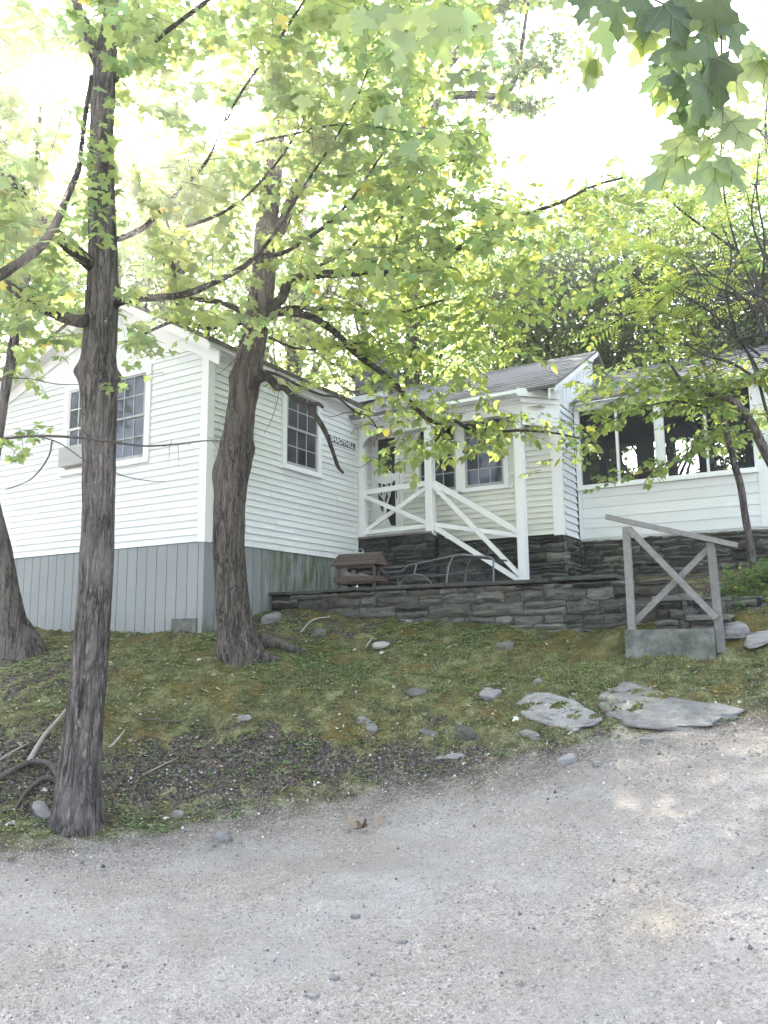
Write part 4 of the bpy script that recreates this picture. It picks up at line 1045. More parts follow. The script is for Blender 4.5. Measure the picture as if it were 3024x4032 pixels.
def frond():
    V = []; F = []
    for k in range(10):
        y = .10 + k * .088; l = .20 * math.sin(PI * (k + 1.6) / 13)
        for s in (1, -1):
            b = len(V); dx, dy = s * l, l * .35
            V += [(0, y, -.25 * y * y), (dx * .45 - s * .0, y + dy * .45 - .034, -.25 * y * y - .01), (dx, y + dy, -.25 * y * y - .06 * 1), (dx * .45, y + dy * .45 + .036, -.25 * y * y - .01)]
            F += [(b, b + 1, b + 2), (b, b + 2, b + 3)]
    b = len(V); V += [(-.006, 0, 0), (.006, 0, 0), (0, 1.0, -.25), (-.02, .98, -.24), (.02, .98, -.24), (0, 1.12, -.3)]; F += [(b, b + 1, b + 2), (b + 3, b + 4, b + 5)]
    return np.array(V), np.array(F)
FROND = frond()
def veins():
    V = []; F = []
    for x, y in ((0, .97), (.54, .33), (-.54, .33), (.29, -.06), (-.29, -.06), (.25, .72), (-.25, .72)):
        b = len(V); bx, by = (0, .0) if y < .6 or x == 0 else (0, .34); L = math.hypot(x - bx, y - by); nx, ny = -(y - by) / L * .012, (x - bx) / L * .012
        for q, r in ((0, 1), (.5, .6), (1, .1)):
            px_, py_ = bx + (x - bx) * q, by + (y - by) * q
            for sg_ in (1, -1): V.append((px_ + nx * r * sg_, py_ + ny * r * sg_, -.12 * abs(px_) - .18 * py_ ** 2 + .028))
        F += [(b, b + 1, b + 3), (b, b + 3, b + 2), (b + 2, b + 3, b + 5), (b + 2, b + 5, b + 4)]
    V += [(-.008, 0, 0), (.008, 0, 0), (.02, -.4, .05), (.035, -.4, .05)]; b = len(V) - 4; F += [(b, b + 1, b + 3), (b, b + 3, b + 2)]
    return np.array(V), np.array(F)
class Leaves:
    def __init__(s): s.P = []; s.T = []; s.N = []; s.S = []
    def add(s, P, T, N, S): s.P.append(P); s.T.append(T); s.N.append(N); s.S.append(S)
    def many(s, P, T, N, S): s.P.extend(P); s.T.extend(T); s.N.extend(N); s.S.extend(S)
    def build(s, name, tpl, mat, parent=None, tone=None, vein=None):
        P, T, N, S = (np.array(q, float) for q in (s.P, s.T, s.N, s.S)); V, F = tpl; n = len(P); k = len(V)
        T = T / (np.linalg.norm(T, axis=1)[:, None] + 1e-9); N = N - T * (N * T).sum(1)[:, None]; N = N / (np.linalg.norm(N, axis=1)[:, None] + 1e-9); X = np.cross(T, N)
        cur = 1 + RS.uniform(-.9, 1.4, n); wid = RS.uniform(.85, 1.1, n)
        W_ = P[:, None, :] + S[:, None, None] * (V[None, :, 0, None] * wid[:, None, None] * X[:, None, :] + V[None, :, 1, None] * T[:, None, :] + V[None, :, 2, None] * cur[:, None, None] * N[:, None, :])
        FF = (F[None] + (np.arange(n) * k)[:, None, None]).reshape(-1, 3)
        tn = RS.uniform(0, 1, n) if tone is None else np.broadcast_to(tone, (n,))
        if vein is not None:
            v2, f2 = veins(); k2 = len(v2)
            W2 = P[:, None, :] + S[:, None, None] * (v2[None, :, 0, None] * wid[:, None, None] * X[:, None, :] + v2[None, :, 1, None] * T[:, None, :] + (v2[None, :, 2, None] * cur[:, None, None]) * N[:, None, :])
            for sg_ in (1,): np_mesh('leaf_veins', (W2 + sg_ * .0008 * N[:, None, :]).reshape(-1, 3), (f2[None] + (np.arange(n) * k2)[:, None, None]).reshape(-1, 3), vein, parent, np.full(n * len(f2), .5))['kind'] = 'stuff'
        return np_mesh(name, W_.reshape(-1, 3), FF, mat, parent, np.repeat(tn, len(F)))
def rnd(): return RS.normal(0, 1, 3)
UP = np.array([0, 0, 1.])
def twig(lv, tw, P0, d, L, n, size, droop=.35, opp=True, r=.003):
    d = d / np.linalg.norm(d); side = np.cross(d, UP + rnd() * .15); side /= np.linalg.norm(side) + 1e-9
    t = np.linspace(0, 1, 5); sag = RS.uniform(0, .25) * droop
    C = P0 + d * L * t[:, None] - UP * (sag * L * t ** 2)[:, None]
    if tw is not None: tw.tube(C, np.linspace(r, r * .4, 5), 4, caps=False)
    for i in range(n):
        u = (i + .7 + RS.uniform(-.2, .2)) / n; q = P0 + d * L * u - UP * sag * L * u * u
        for s in ((1, -1) if opp else (RS.choice([1, -1]),)):
            T = side * s * RS.uniform(.5, 1.1) + d * RS.uniform(.2, .9) - UP * RS.uniform(-.05, 1.1) * droop * 1.6 + rnd() * .15
            T /= np.linalg.norm(T); st = q + T * size * RS.uniform(.2, .5)
            lv.add(st, T - UP * droop * .4, UP + rnd() * .38, size * RS.uniform(.6, 1.15))
    lv.add(P0 + d * L - UP * sag * L, d - UP * droop, UP + rnd() * .35, size * RS.uniform(.8, 1.2))
def depthr(P, wpx):
    z = (P - CAMP) @ C_FW; return np.asarray(wpx) / 2 / FPX * z
def branch(parent, mat, pts, w0, w1, d0, d1, name='branch', n=9, rough=.14, nm=7):
    pts = np.array(pts, float); ds = np.linspace(d0, d1, len(pts)); P = smooth([at(a, b, d) for (a, b), d in zip(pts[:, :2], ds)], nm)
    R = depthr(P, np.linspace(w0, w1, len(P)))
    m = MB(); m.tube(P, R, n, rough, seed=int(abs(pts[0, 0])) % 97); o = m.build(name, mat, parent, smooth=True); o.data['p'] = 0
    return P
def sprays(lv, tw, P, n, L, nl, size, start=.2, **k):
    """leafy twigs along a limb"""
    m = len(P)
    for i in range(n):
        t = start + (1 - start) * (i + RS.rand()) / n; j = min(m - 2, int(t * (m - 1))); q = P[j]; T = P[j + 1] - P[j]; T /= np.linalg.norm(T) + 1e-9
        s = np.cross(T, UP); s /= np.linalg.norm(s) + 1e-9
        d = T * RS.uniform(.3, 1) + s * RS.choice([1, -1]) * RS.uniform(.4, 1.1) + UP * RS.uniform(-.35, .5)
        qx, qy, _ = proj(q + d / np.linalg.norm(d) * L * .5)
        if clear(qx, qy): continue
        twig(lv, tw, q, d, L * RS.uniform(.5, 1.2), nl, size, **k)
HOLES = [(860, 420, 125, 170), (385, 490, 120, 125), (2150, 420, 290, 390), (1000, 740, 60, 60), (1330, 860, 60, 80), (2130, 680, 130, 130), (2620, 1800, 190, 75), (1720, 420, 55, 70), (2830, 60, 130, 150), (2380, 450, 120, 200)]
CLEAR = [(395, 1150, 85, 420), (385, 1600, 140, 300), (1015, 1180, 105, 250), (1060, 780, 75, 250), (1150, 1140, 120, 60), (1350, 1075, 220, 38), (1300, 1280, 120, 60), (700, 1165, 260, 40), (780, 1285, 200, 40), (280, 1240, 150, 50), (1475, 1515, 85, 95), (700, 1330, 230, 60), (2100, 1480, 200, 60), (1260, 1620, 150, 60), (1180, 1400, 150, 80)]
def clear(px, py):
    return any(((px - a) / b) ** 2 + ((py - c) / e) ** 2 < 1 for a, c, b, e in CLEAR) and RS.rand() < .88
def hole(px, py, k=1.0):
    return any(((px - a) / (b * k)) ** 2 + ((py - c) / (e * k)) ** 2 < 1 for a, c, b, e in HOLES)
def fill(lv, tw, x0, x1, y0, y1, d0, d1, n, size, L=.45, nl=4, clump=.5, **k):
    cs = [(RS.uniform(x0, x1), RS.uniform(y0, y1)) for _ in range(max(3, int(n / 9)))]
    i = 0; tries = 0
    while i < n and tries < n * 6:
        tries += 1
        if RS.rand() < clump: c = cs[RS.randint(len(cs))]; px, py = c[0] + RS.normal(0, 75), c[1] + RS.normal(0, 55)
        else: px, py = RS.uniform(x0, x1), RS.uniform(y0, y1)
        if hole(px, py) or clear(px, py): continue
        d = RS.uniform(d0, d1) if RS.rand() < .35 else RS.uniform(d1 - .5, d1 + 1.6); P = at(px, py, d)
        twig(lv, tw, P, np.array([RS.normal(), RS.normal(), RS.normal() * .25]), L * RS.uniform(.5, 1.1), nl, size, **k); i += 1

def trunk(parent, mat, spec, d0, d1=None, name='trunk', n=72, seed=0, ridge=.10, lumps=(), wk=1.0):
    spec = np.array(spec, float); spec[:, 2] *= wk; k = len(spec); ds = np.linspace(d0, d0 if d1 is None else d1, k)
    P = smooth([at(a, b, d) for (a, b, w), d in zip(spec, ds)], 16); w = np.interp(np.linspace(0, k - 1, len(P)), np.arange(k), spec[:, 2]); R = depthr(P, w)
    a = np.linspace(0, 2 * PI, n, endpoint=False); m = len(P); rings = np.empty((m, n, 3))
    for i in range(m):
        T = P[min(i + 1, m - 1)] - P[max(i - 1, 0)]; T /= np.linalg.norm(T); X = np.cross(T, C_FW); X /= np.linalg.norm(X); Y = np.cross(T, X)
        z = P[i][2]
        q = np.c_[np.cos(a) * 4.2, np.sin(a) * 4.2, np.full(n, z * 1.4)]
        f1 = fbm(q * 2.2 + seed, seed, 3); lo_ = fbm(np.c_[np.cos(a), np.sin(a), np.full(n, z * .9)] + seed, seed + 3, 3)
        rg = 1 - np.abs(fbm(q * np.array([1.8, 1.8, .55]) + seed + 9, seed + 7, 3)) * 2
        rr = R[i] * (1 + ridge * .5 * f1 + ridge * .8 * (rg - .7) + .13 * lo_)
        for (la, lz, lw, lh, amp) in lumps:
            da = np.angle(np.exp(1j * (a - la))); rr = rr + amp * np.exp(-(da / lw) ** 2 - ((z - lz) / lh) ** 2)
        rings[i] = P[i] + rr[:, None] * (np.cos(a)[:, None] * X + np.sin(a)[:, None] * Y)
    I = np.arange(m * n).reshape(m, n); J = np.roll(I, -1, axis=1)
    F = np.stack([I[:-1], J[:-1], J[1:], I[1:]], -1).reshape(-1, 4)
    np_mesh(name, rings.reshape(-1, 3), F, mat, parent, np.full(len(F), .5), smooth=True)
    return P

# --- front maple
T1B = at(305, 3230, 7.0)
t1 = thing('maple_tree', 'tall maple with furrowed bark standing nearest the road, left of the picture', 'tree', tuple(T1B))
trunk(t1, M_BARK1, [(292, 3330, 250), (300, 3260, 220), (306, 3180, 196), (316, 3050, 168), (330, 2880, 148), (350, 2700, 142), (363, 2500, 134), (374, 2300, 129), (385, 2100, 127), (389, 1900, 124), (388, 1700, 126), (390, 1600, 132), (386, 1520, 138), (386, 1465, 150), (390, 1400, 130), (396, 1300, 126), (402, 1200, 120), (406, 1100, 116), (404, 1000, 112), (400, 850, 102), (398, 700, 97), (400, 550, 92), (404, 400, 90), (415, 250, 84), (432, 100, 62), (445, -60, 50), (450, -400, 40), (455, -900, 30)],
      7.0, 7.0, seed=2, ridge=.11, lumps=((PI, at(330, 1480, 7)[2], .42, .055, .045), (0.0, at(455, 1470, 7)[2], .40, .06, .035), (PI * .5, at(390, 1480, 7)[2], .8, .04, .012), (.1, at(440, 2850, 7)[2], .5, .12, .012)))
lv1, tw1 = Leaves(), MB()
branch(t1, M_BARK1, [(425, 330), (370, 200), (330, 90), (292, -20), (230, -250), (150, -600)], 52, 28, 7.0, 6.6)
L1 = []
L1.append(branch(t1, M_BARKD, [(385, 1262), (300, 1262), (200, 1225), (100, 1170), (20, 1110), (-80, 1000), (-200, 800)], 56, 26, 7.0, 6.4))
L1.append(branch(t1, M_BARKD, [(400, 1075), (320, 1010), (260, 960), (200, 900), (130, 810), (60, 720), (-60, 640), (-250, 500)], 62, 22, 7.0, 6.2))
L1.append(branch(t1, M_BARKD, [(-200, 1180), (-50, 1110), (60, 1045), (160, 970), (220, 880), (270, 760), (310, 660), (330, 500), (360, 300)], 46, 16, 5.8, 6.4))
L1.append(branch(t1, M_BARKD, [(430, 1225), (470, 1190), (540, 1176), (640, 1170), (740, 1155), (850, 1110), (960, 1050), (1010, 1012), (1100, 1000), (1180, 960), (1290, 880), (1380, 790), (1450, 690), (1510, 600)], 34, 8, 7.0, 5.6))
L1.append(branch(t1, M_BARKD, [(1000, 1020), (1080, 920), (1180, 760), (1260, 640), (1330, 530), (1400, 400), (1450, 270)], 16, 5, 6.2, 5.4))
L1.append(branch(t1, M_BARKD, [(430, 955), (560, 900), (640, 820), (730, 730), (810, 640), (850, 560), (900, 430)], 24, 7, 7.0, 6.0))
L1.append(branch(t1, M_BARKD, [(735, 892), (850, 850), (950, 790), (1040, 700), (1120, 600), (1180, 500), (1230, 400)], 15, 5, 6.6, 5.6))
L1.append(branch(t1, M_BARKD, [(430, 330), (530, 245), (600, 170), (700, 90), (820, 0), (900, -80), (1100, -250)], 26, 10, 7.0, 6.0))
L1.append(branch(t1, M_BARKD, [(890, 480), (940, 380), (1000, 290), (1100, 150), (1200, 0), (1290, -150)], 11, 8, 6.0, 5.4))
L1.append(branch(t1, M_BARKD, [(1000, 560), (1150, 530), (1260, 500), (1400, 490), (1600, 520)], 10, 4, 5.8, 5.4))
d1 = branch(t1, M_ROOT, [(-150, 1750), (0, 1729), (150, 1716), (330, 1725), (450, 1742), (580, 1756), (700, 1748), (800, 1736), (880, 1736)], 13, 4, 5.9, 6.5, rough=.1)
branch(t1, M_ROOT, [(170, 1722), (240, 1748), (330, 1810), (400, 1850)], 6, 3, 6.0, 6.1, n=5)
branch(t1, M_ROOT, [(205, 1735), (190, 1800), (130, 1880), (60, 1915), (20, 1928)], 8, 3, 6.0, 6.0, n=5)
branch(t1, M_ROOT, [(440, 1855), (500, 1878), (600, 1895), (650, 1897)], 5, 2, 7.0, 6.8, n=5)
for k in range(14):
    q = d1[RS.randint(8, len(d1) - 1)]; dd_ = np.array([RS.normal(), RS.normal(), RS.normal()]) * .07; tw1.tube([q, q + dd_, q + dd_ * 1.7 + rnd() * .01], [.003, .002, .001], 4, caps=False)
# surface roots
for pts, lf, r in (([(235, 3110), (200, 3045), (120, 3035), (40, 3070), (-60, 3100)], [.02, .06, .05, .03, -.01], (.05, .03)), ([(240, 3120), (180, 3090), (110, 3130), (50, 3195)], [.02, .05, .03, -.02], (.04, .02)), ([(245, 3100), (262, 3050), (240, 3000)], [.02, .03, -.02], (.03, .015)),
                   ([(430, 3130), (470, 3095), (500, 3050)], [.0, .01, -.01], (.03, .015))):
    P = smooth(gpath(pts, lf)); m = MB(); m.tube(P, np.linspace(r[0], r[1], len(P)) * .62, 9, .3, seed=5); m.build('root', M_ROOT, t1, smooth=True)
for P in L1: sprays(lv1, tw1, P, 11, .55, 4, .115, start=.25)
fill(lv1, tw1, -150, 620, -150, 480, 5.2, 7.8, 120, .12); fill(lv1, tw1, -150, 520, 560, 1160, 5.4, 8.0, 80, .12)
fill(lv1, tw1, 450, 1200, -120, 420, 5.2, 8.0, 110, .12); fill(lv1, tw1, 430, 1150, 600, 1300, 5.6, 8.2, 90, .12, L=.4)
fill(lv1, tw1, 1050, 1920, -120, 560, 4.8, 7.5, 165, .14); fill(lv1, tw1, 1100, 2050, 480, 1080, 5.2, 8.0, 140, .14)
fill(lv1, tw1, -60, 340, 150, 950, 6.5, 9.0, 60, .13); fill(lv1, tw1, 520, 1150, 520, 1000, 6.5, 9.0, 60, .13)
fill(lv1, tw1, 60, 420, 1150, 1330, 5.6, 6.4, 12, .12); fill(lv1, tw1, 440, 760, 1250, 1420, 6.0, 7.6, 12, .10, nl=3)
fill(lv1, tw1, -60, 220, 1690, 1780, 5.6, 6.0, 6, .08, nl=2, L=.2); 
fill(lv1, None, -1500, 4200, -2600, -300, 3.0, 8.0, 520, .17, L=.7, nl=4)      # the crown above the frame
# big leaves nearest the camera at the top
for px, py, d, s, ang in ((1560, 60, 3.0, .15, .2), (1590, 130, 3.0, .17, -.1), (1735, 110, 3.0, .17, .15), (1660, 40, 3.1, .15, 0), (1820, 40, 3.1, .15, .3), (1450, 50, 3.2, .14, -.4), (1500, 20, 3.1, .15, .1), (1770, 30, 2.9, .15, -.3), (1900, 90, 3.4, .12, .4), (1350, 60, 3.6, .14, 0), (1390, 340, 4.0, .15, -.6), (1530, 420, 4.0, .14, .4), (1200, 380, 4.4, .14, -.2), (1740, 530, 4.2, .15, .1), (1600, 560, 4.2, .14, .5), (1480, 440, 4.0, .13, 1.0)):
    lv1.add(at(px, py, d), -C_UP * math.cos(ang) + C_RT * math.sin(ang) + rnd() * .08, -C_FW + UP * .4 + rnd() * .15, s * .92)
lv1.build('crown', MAPLE, M_MAPLE, t1); tw1.build('twigs', M_ROOT, t1)['kind'] = 'stuff'

# --- leaning tree in front of the corner
T2B = at(960, 2580, 9.55)
t2 = thing('shaggy_tree', 'shaggy-barked tree leaning in front of the cottage corner with a mossy flared root', 'tree', tuple(T2B))
trunk(t2, M_BARK2, [(978, 2650, 235), (962, 2590, 190), (940, 2520, 160), (920, 2420, 146), (908, 2300, 136), (901, 2150, 132), (903, 2020, 134), (912, 1900, 138), (922, 1820, 150), (930, 1750, 142), (940, 1680, 124), (950, 1600, 120), (968, 1500, 122), (985, 1400, 116), (1003, 1300, 112), (1022, 1200, 104), (1035, 1100, 98), (1044, 1000, 94), (1052, 880, 90), (1062, 750, 84), (1080, 620, 76), (1092, 500, 60), (1100, 300, 46), (1108, 100, 34), (1115, -150, 24), (1120, -500, 14)],
      9.55, 9.4, seed=5, ridge=.15, wk=.90, lumps=((PI, at(860, 1760, 9.5)[2], .5, .10, .03), (0, at(985, 1880, 9.5)[2], .5, .14, .04), (0, at(1020, 1500, 9.5)[2], .6, .12, .04), (0.2, at(1040, 2540, 9.5)[2], .6, .12, .07)))
lv2, tw2 = Leaves(), MB()
def b2(pts, w0, w1, d0=9.5, d1=9.0, mat=M_BARK2, **k): return branch(t2, mat, pts, w0, w1, d0, d1, **k)
L2 = []
L2.append(b2([(1050, 960), (1110, 890), (1150, 780), (1220, 640), (1290, 530), (1330, 400), (1400, 200), (1440, 0)], 56, 16, 9.5, 9.0))
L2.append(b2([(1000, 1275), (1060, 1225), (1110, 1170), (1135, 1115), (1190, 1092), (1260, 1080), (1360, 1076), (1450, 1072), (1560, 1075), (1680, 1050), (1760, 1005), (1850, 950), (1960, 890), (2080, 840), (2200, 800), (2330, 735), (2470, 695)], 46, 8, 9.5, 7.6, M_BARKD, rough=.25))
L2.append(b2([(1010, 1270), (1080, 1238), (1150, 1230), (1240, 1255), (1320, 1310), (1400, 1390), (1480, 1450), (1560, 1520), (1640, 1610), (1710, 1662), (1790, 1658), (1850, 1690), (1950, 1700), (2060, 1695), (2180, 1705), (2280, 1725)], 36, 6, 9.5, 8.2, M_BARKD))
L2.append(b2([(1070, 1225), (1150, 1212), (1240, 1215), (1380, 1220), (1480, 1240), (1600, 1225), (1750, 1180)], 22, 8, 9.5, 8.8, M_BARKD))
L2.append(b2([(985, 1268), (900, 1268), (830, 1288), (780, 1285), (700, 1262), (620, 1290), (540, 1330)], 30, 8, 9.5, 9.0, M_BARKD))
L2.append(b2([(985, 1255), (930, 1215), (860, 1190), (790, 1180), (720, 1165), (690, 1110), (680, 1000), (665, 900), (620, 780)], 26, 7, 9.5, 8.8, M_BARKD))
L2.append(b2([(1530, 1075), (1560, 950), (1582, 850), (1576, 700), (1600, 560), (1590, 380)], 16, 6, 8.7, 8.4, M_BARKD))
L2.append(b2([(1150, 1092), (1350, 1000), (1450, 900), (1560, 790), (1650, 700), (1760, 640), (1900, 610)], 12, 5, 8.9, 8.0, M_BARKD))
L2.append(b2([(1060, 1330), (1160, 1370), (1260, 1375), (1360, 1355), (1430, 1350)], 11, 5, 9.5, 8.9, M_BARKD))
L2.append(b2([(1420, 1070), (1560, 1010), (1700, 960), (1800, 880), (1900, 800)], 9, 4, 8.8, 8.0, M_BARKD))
# dead limbs
b2([(975, 1540), (1010, 1500), (1045, 1482), (1068, 1496), (1092, 1524), (1118, 1528), (1160, 1566), (1212, 1602), (1242, 1636), (1282, 1702), (1308, 1770), (1330, 1835), (1352, 1862)], 40, 11, 9.4, 8.9, M_BARKD, rough=.4, n=14)
b2([(1225, 1595), (1252, 1590), (1272, 1604)], 18, 12, 9.05, 9.0, M_BARKD, rough=.3)
P7 = b2([(985, 1458), (1060, 1465), (1120, 1488), (1180, 1520), (1260, 1553), (1330, 1568), (1400, 1622), (1450, 1640), (1490, 1690), (1560, 1765)], 13, 5, 9.4, 8.7, M_BARKD)
for pts in ([(1310, 1565), (1350, 1560), (1400, 1600), (1460, 1620), (1500, 1650)], [(1400, 1622), (1360, 1625), (1310, 1640), (1260, 1628)], [(1480, 1680), (1450, 1670), (1400, 1690), (1380, 1710)], [(1500, 1700), (1480, 1720), (1500, 1745)], [(1070, 1280), (1090, 1500), (1095, 1560), (1070, 1650), (1040, 1705)], [(1120, 1490), (1160, 1540), (1175, 1560)], [(960, 1360), (930, 1410), (900, 1440), (860, 1475)], [(1520, 1800), (1460, 1815), (1420, 1840), (1390, 1835)]):
    b2(pts, 4.5, 2, 9.1, 9.0, M_ROOT, n=4, rough=0, name='dead_twig')
for P in L2: sprays(lv2, tw2, P, 26, .5, 4, .10, start=.22)
fill(lv2, tw2, 1080, 2100, 960, 1420, 7.8, 9.6, 240, .12); fill(lv2, tw2, 1500, 2450, 700, 1150, 7.4, 9.0, 120, .105)
fill(lv2, tw2, 1950, 2550, 660, 900, 7.4, 8.4, 50, .10)
fill(lv2, tw2, 1350, 1900, 1380, 1560, 7.8, 9.2, 46, .10); fill(lv2, tw2, 1500, 2000, 1560, 1760, 8.0, 9.0, 40, .10, droop=.6)
fill(lv2, tw2, 1500, 1680, 1740, 1830, 8.0, 8.6, 10, .10, L=.25, nl=3, droop=.7, clump=0); fill(lv2, tw2, 1850, 2030, 1700, 1790, 8.0, 8.6, 10, .10, L=.25, nl=3, droop=.7, clump=0); fill(lv2, tw2, 2000, 2280, 1600, 1740, 8.0, 8.6, 12, .09, L=.3, nl=3)
fill(lv2, tw2, 1030, 1500, 1330, 1500, 9.0, 10.5, 40, .095)
fill(lv2, None, 1000, 3300, -1800, -250, 7.5, 9.5, 260, .2, L=.8, nl=4)
lv2.build('crown', OVATE, M_OVATE, t2); tw2.build('twigs', M_ROOT, t2)['kind'] = 'stuff'
P = smooth(gpath([(1010, 2560), (1080, 2545), (1150, 2565), (1230, 2580)], [.08, .04, .02, -.03])); m = MB(); m.tube(P, np.linspace(.10, .03, len(P)), 10, .25, 3); m.build('root', M_BARK2, t2, smooth=True)
P = smooth(gpath([(960, 2585), (1060, 2600), (1180, 2590)], [.06, .0, -.04])); m = MB(); m.tube(P, np.linspace(.10, .03, len(P)), 10, .25, 4); m.build('root', M_BARK2, t2, smooth=True)

# --- two further trunks at the left
t3 = thing('leaning_tree', 'dark trunk leaning out of the picture at the left end of the skirt boards', 'tree', tuple(at(80, 2490, 11.6)))
P3 = trunk(t3, M_BARK1, [(105, 2680, 200), (90, 2560, 165), (70, 2490, 122), (52, 2440, 100), (30, 2330, 88), (5, 2180, 82), (-35, 2000, 76), (-100, 1700, 70), (-180, 1300, 62), (-260, 800, 50), (-330, 200, 36), (-380, -500, 20)], 11.6, 11.2, n=48, seed=9)
l3 = Leaves(); 
for k in range(260):
    P = at(RS.uniform(-900, 60), RS.uniform(-700, 1150), RS.uniform(10.2, 13)); twig(l3, None, P, rnd() * np.array([1, 1, .3]), .6, 4, .15)
l3.build('crown', MAPLE, M_MAPLE, t3)
t4 = thing('slim_tree', 'slim bent trunk rising past the left slope of the gable roof', 'tree', tuple(at(-60, 2580, 9.4)))
P4 = trunk(t4, M_BARK1, [(-120, 2640, 70), (-90, 2300, 56), (-55, 2000, 46), (-12, 1750, 38), (14, 1580, 36), (40, 1430, 36), (68, 1260, 38), (98, 1110, 36), (122, 980, 30), (140, 820, 24), (150, 600, 18), (165, 300, 12)], 9.4, 9.0, n=28, seed=12)
l4 = Leaves(); m4 = MB()
fill(l4, m4, 60, 330, 1430, 1580, 8.6, 9.2, 9, .075, L=.25, nl=3); fill(l4, m4, -100, 420, 1150, 1400, 8.8, 10.5, 30, .10, L=.4); fill(l4, m4, -100, 420, 500, 1150, 8.8, 10.5, 60, .12, L=.5)
branch(t4, M_ROOT, [(10, 1488), (120, 1492), (220, 1512), (330, 1515)], 6, 3, 9.2, 8.9, n=5)
l4.build('crown', OVATE, M_MAPLE, t4); m4.build('twigs', M_ROOT, t4)['kind'] = 'stuff'

# --- sapling and limbs at the right
t5 = thing('sapling', 'thin bent sapling growing in front of the screened porch', 'tree', tuple(at(2965, 2250, 10.4)))
P5 = trunk(t5, M_BARK1, [(2972, 2300, 34), (2962, 2200, 32), (2950, 2120, 30), (2932, 2020, 28), (2918, 1920, 28), (2895, 1840, 26), (2870, 1740, 24), (2848, 1640, 22), (2822, 1560, 20), (2790, 1480, 16), (2750, 1380, 12), (2720, 1280, 8)], 10.4, 10.0, n=20, seed=14)
l5 = Leaves(); m5 = MB()
L5 = [P5[len(P5) // 2:]]
for pts, w0, w1, d0, d1 in (([(2845, 1630), (2760, 1600), (2650, 1580), (2550, 1600), (2440, 1640), (2340, 1690), (2300, 1730)], 12, 4, 10.1, 9.4), ([(2870, 1740), (2790, 1740), (2700, 1790), (2560, 1850), (2440, 1890)], 9, 3, 10.1, 9.3), ([(2820, 1560), (2900, 1500), (2980, 1480), (3080, 1440)], 9, 3, 10.1, 10), ([(2820, 1560), (2720, 1500), (2600, 1480), (2500, 1530), (2400, 1590)], 10, 3, 10.1, 9.4)):
    L5.append(branch(t5, M_BARK1, pts, w0, w1, d0, d1, n=6))
for P in L5: sprays(l5, m5, P, 24, .42, 4, .10, start=.1)
fill(l5, m5, 2330, 2900, 1330, 1620, 9.2, 10.4, 75, .10, L=.4, droop=.25); fill(l5, m5, 2650, 2980, 1560, 1760, 9.6, 10.4, 30, .085, L=.35)
l5.build('crown', OVATE, M_OVATE, t5); m5.build('twigs', M_ROOT, t5)['kind'] = 'stuff'
t6 = thing('dark_limbed_tree', 'dark-limbed tree reaching in from the right edge over the screened porch roof', 'tree', tuple(at(3330, 2350, 10.2)))
P6 = trunk(t6, M_BARK1, [(3330, 2380, 110), (3280, 2150, 80), (3180, 1980, 62), (3080, 1880, 48), (3010, 1770, 38), (2960, 1670, 32), (2900, 1590, 26), (2830, 1560, 22), (2740, 1540, 16), (2670, 1480, 12), (2620, 1400, 9), (2560, 1310, 6)], 10.2, 9.4, n=24, seed=15)
l6 = Leaves(); m6 = MB()
TG = MB()
for s_ in ([(3060, 1620), (2980, 1450), (2900, 1300), (2860, 1150), (2880, 1000), (2840, 880)], [(3100, 1500), (3000, 1300), (2940, 1180), (2800, 1120), (2700, 1000)], [(3040, 1700), (2950, 1400), (2820, 1250), (2720, 1180), (2640, 1140)], [(3100, 1250), (2980, 1160), (2860, 1170), (2760, 1210)], [(3090, 1100), (3000, 980), (2960, 850), (2980, 700)], [(3050, 1550), (2900, 1440), (2780, 1400), (2690, 1350)], [(3120, 1400), (3040, 1330), (2920, 1330), (2820, 1400), (2700, 1440)]):
    P = branch(t6, M_BARKF, s_, 15, 4, 10.4, 9.6, n=6, rough=.2)
    for k in range(12):
        q = P[RS.randint(6, len(P) - 1)]; e = q + rnd() * .28; e2 = e + rnd() * .22; TG.tube(smooth([q, e, e2, e2 + rnd() * .15], 3), np.linspace(.006, .002, 10), 4, caps=False)
sprays(l6, m6, P6[len(P6) // 2:], 30, .45, 4, .095, start=.0)
fill(l6, m6, 2750, 3150, 1380, 1700, 9.0, 11, 34, .08, L=.35)
l6.build('crown', OVATE, M_OVATE, t6); m6.build('twigs', M_ROOT, t6)['kind'] = 'stuff'; TG.build('bare_twigs', M_BARKF, t6)['kind'] = 'stuff'

su = thing('sumac_tree', 'sumac with feathery yellow-green fronds above the screened porch roof', 'tree', tuple(at(3150, 2330, 10.8)))
ls = Leaves()
trunk(su, M_BARKF, [(3180, 2400, 60), (3150, 2100, 46), (3120, 1800, 38), (3080, 1500, 30), (3040, 1300, 24), (2990, 1150, 18), (2940, 1000, 12)], 10.8, 10.6, n=16, seed=21)
tips = []
for s_ in ([(3060, 1400), (2950, 1200), (2830, 1100), (2700, 1010), (2600, 960)], [(3020, 1240), (2930, 1050), (2880, 900), (2850, 750), (2860, 640)], [(3080, 1350), (2950, 1150), (2760, 1080), (2560, 1120), (2480, 1060), (2440, 960)], [(3000, 1150), (3010, 950), (2980, 760), (2990, 600)], [(3060, 1450), (2850, 1300), (2650, 1230), (2500, 1230), (2400, 1280)], [(2950, 1020), (2750, 880), (2650, 800), (2600, 740)], [(2760, 1080), (2640, 1150), (2560, 1220)]):
    P = branch(su, M_BARKF, s_, 11, 5, 10.7, 9.8, n=6)
    for k in range(26):
        q = P[RS.randint(len(P) // 4, len(P))]; a = RS.uniform(0, 2 * PI)
        T = np.array([math.cos(a), math.sin(a), RS.uniform(-.3, .45)]); ls.add(q, T, UP + rnd() * .3, RS.uniform(.30, .56))
ls.build('crown', FROND, M_SUMAC, su)

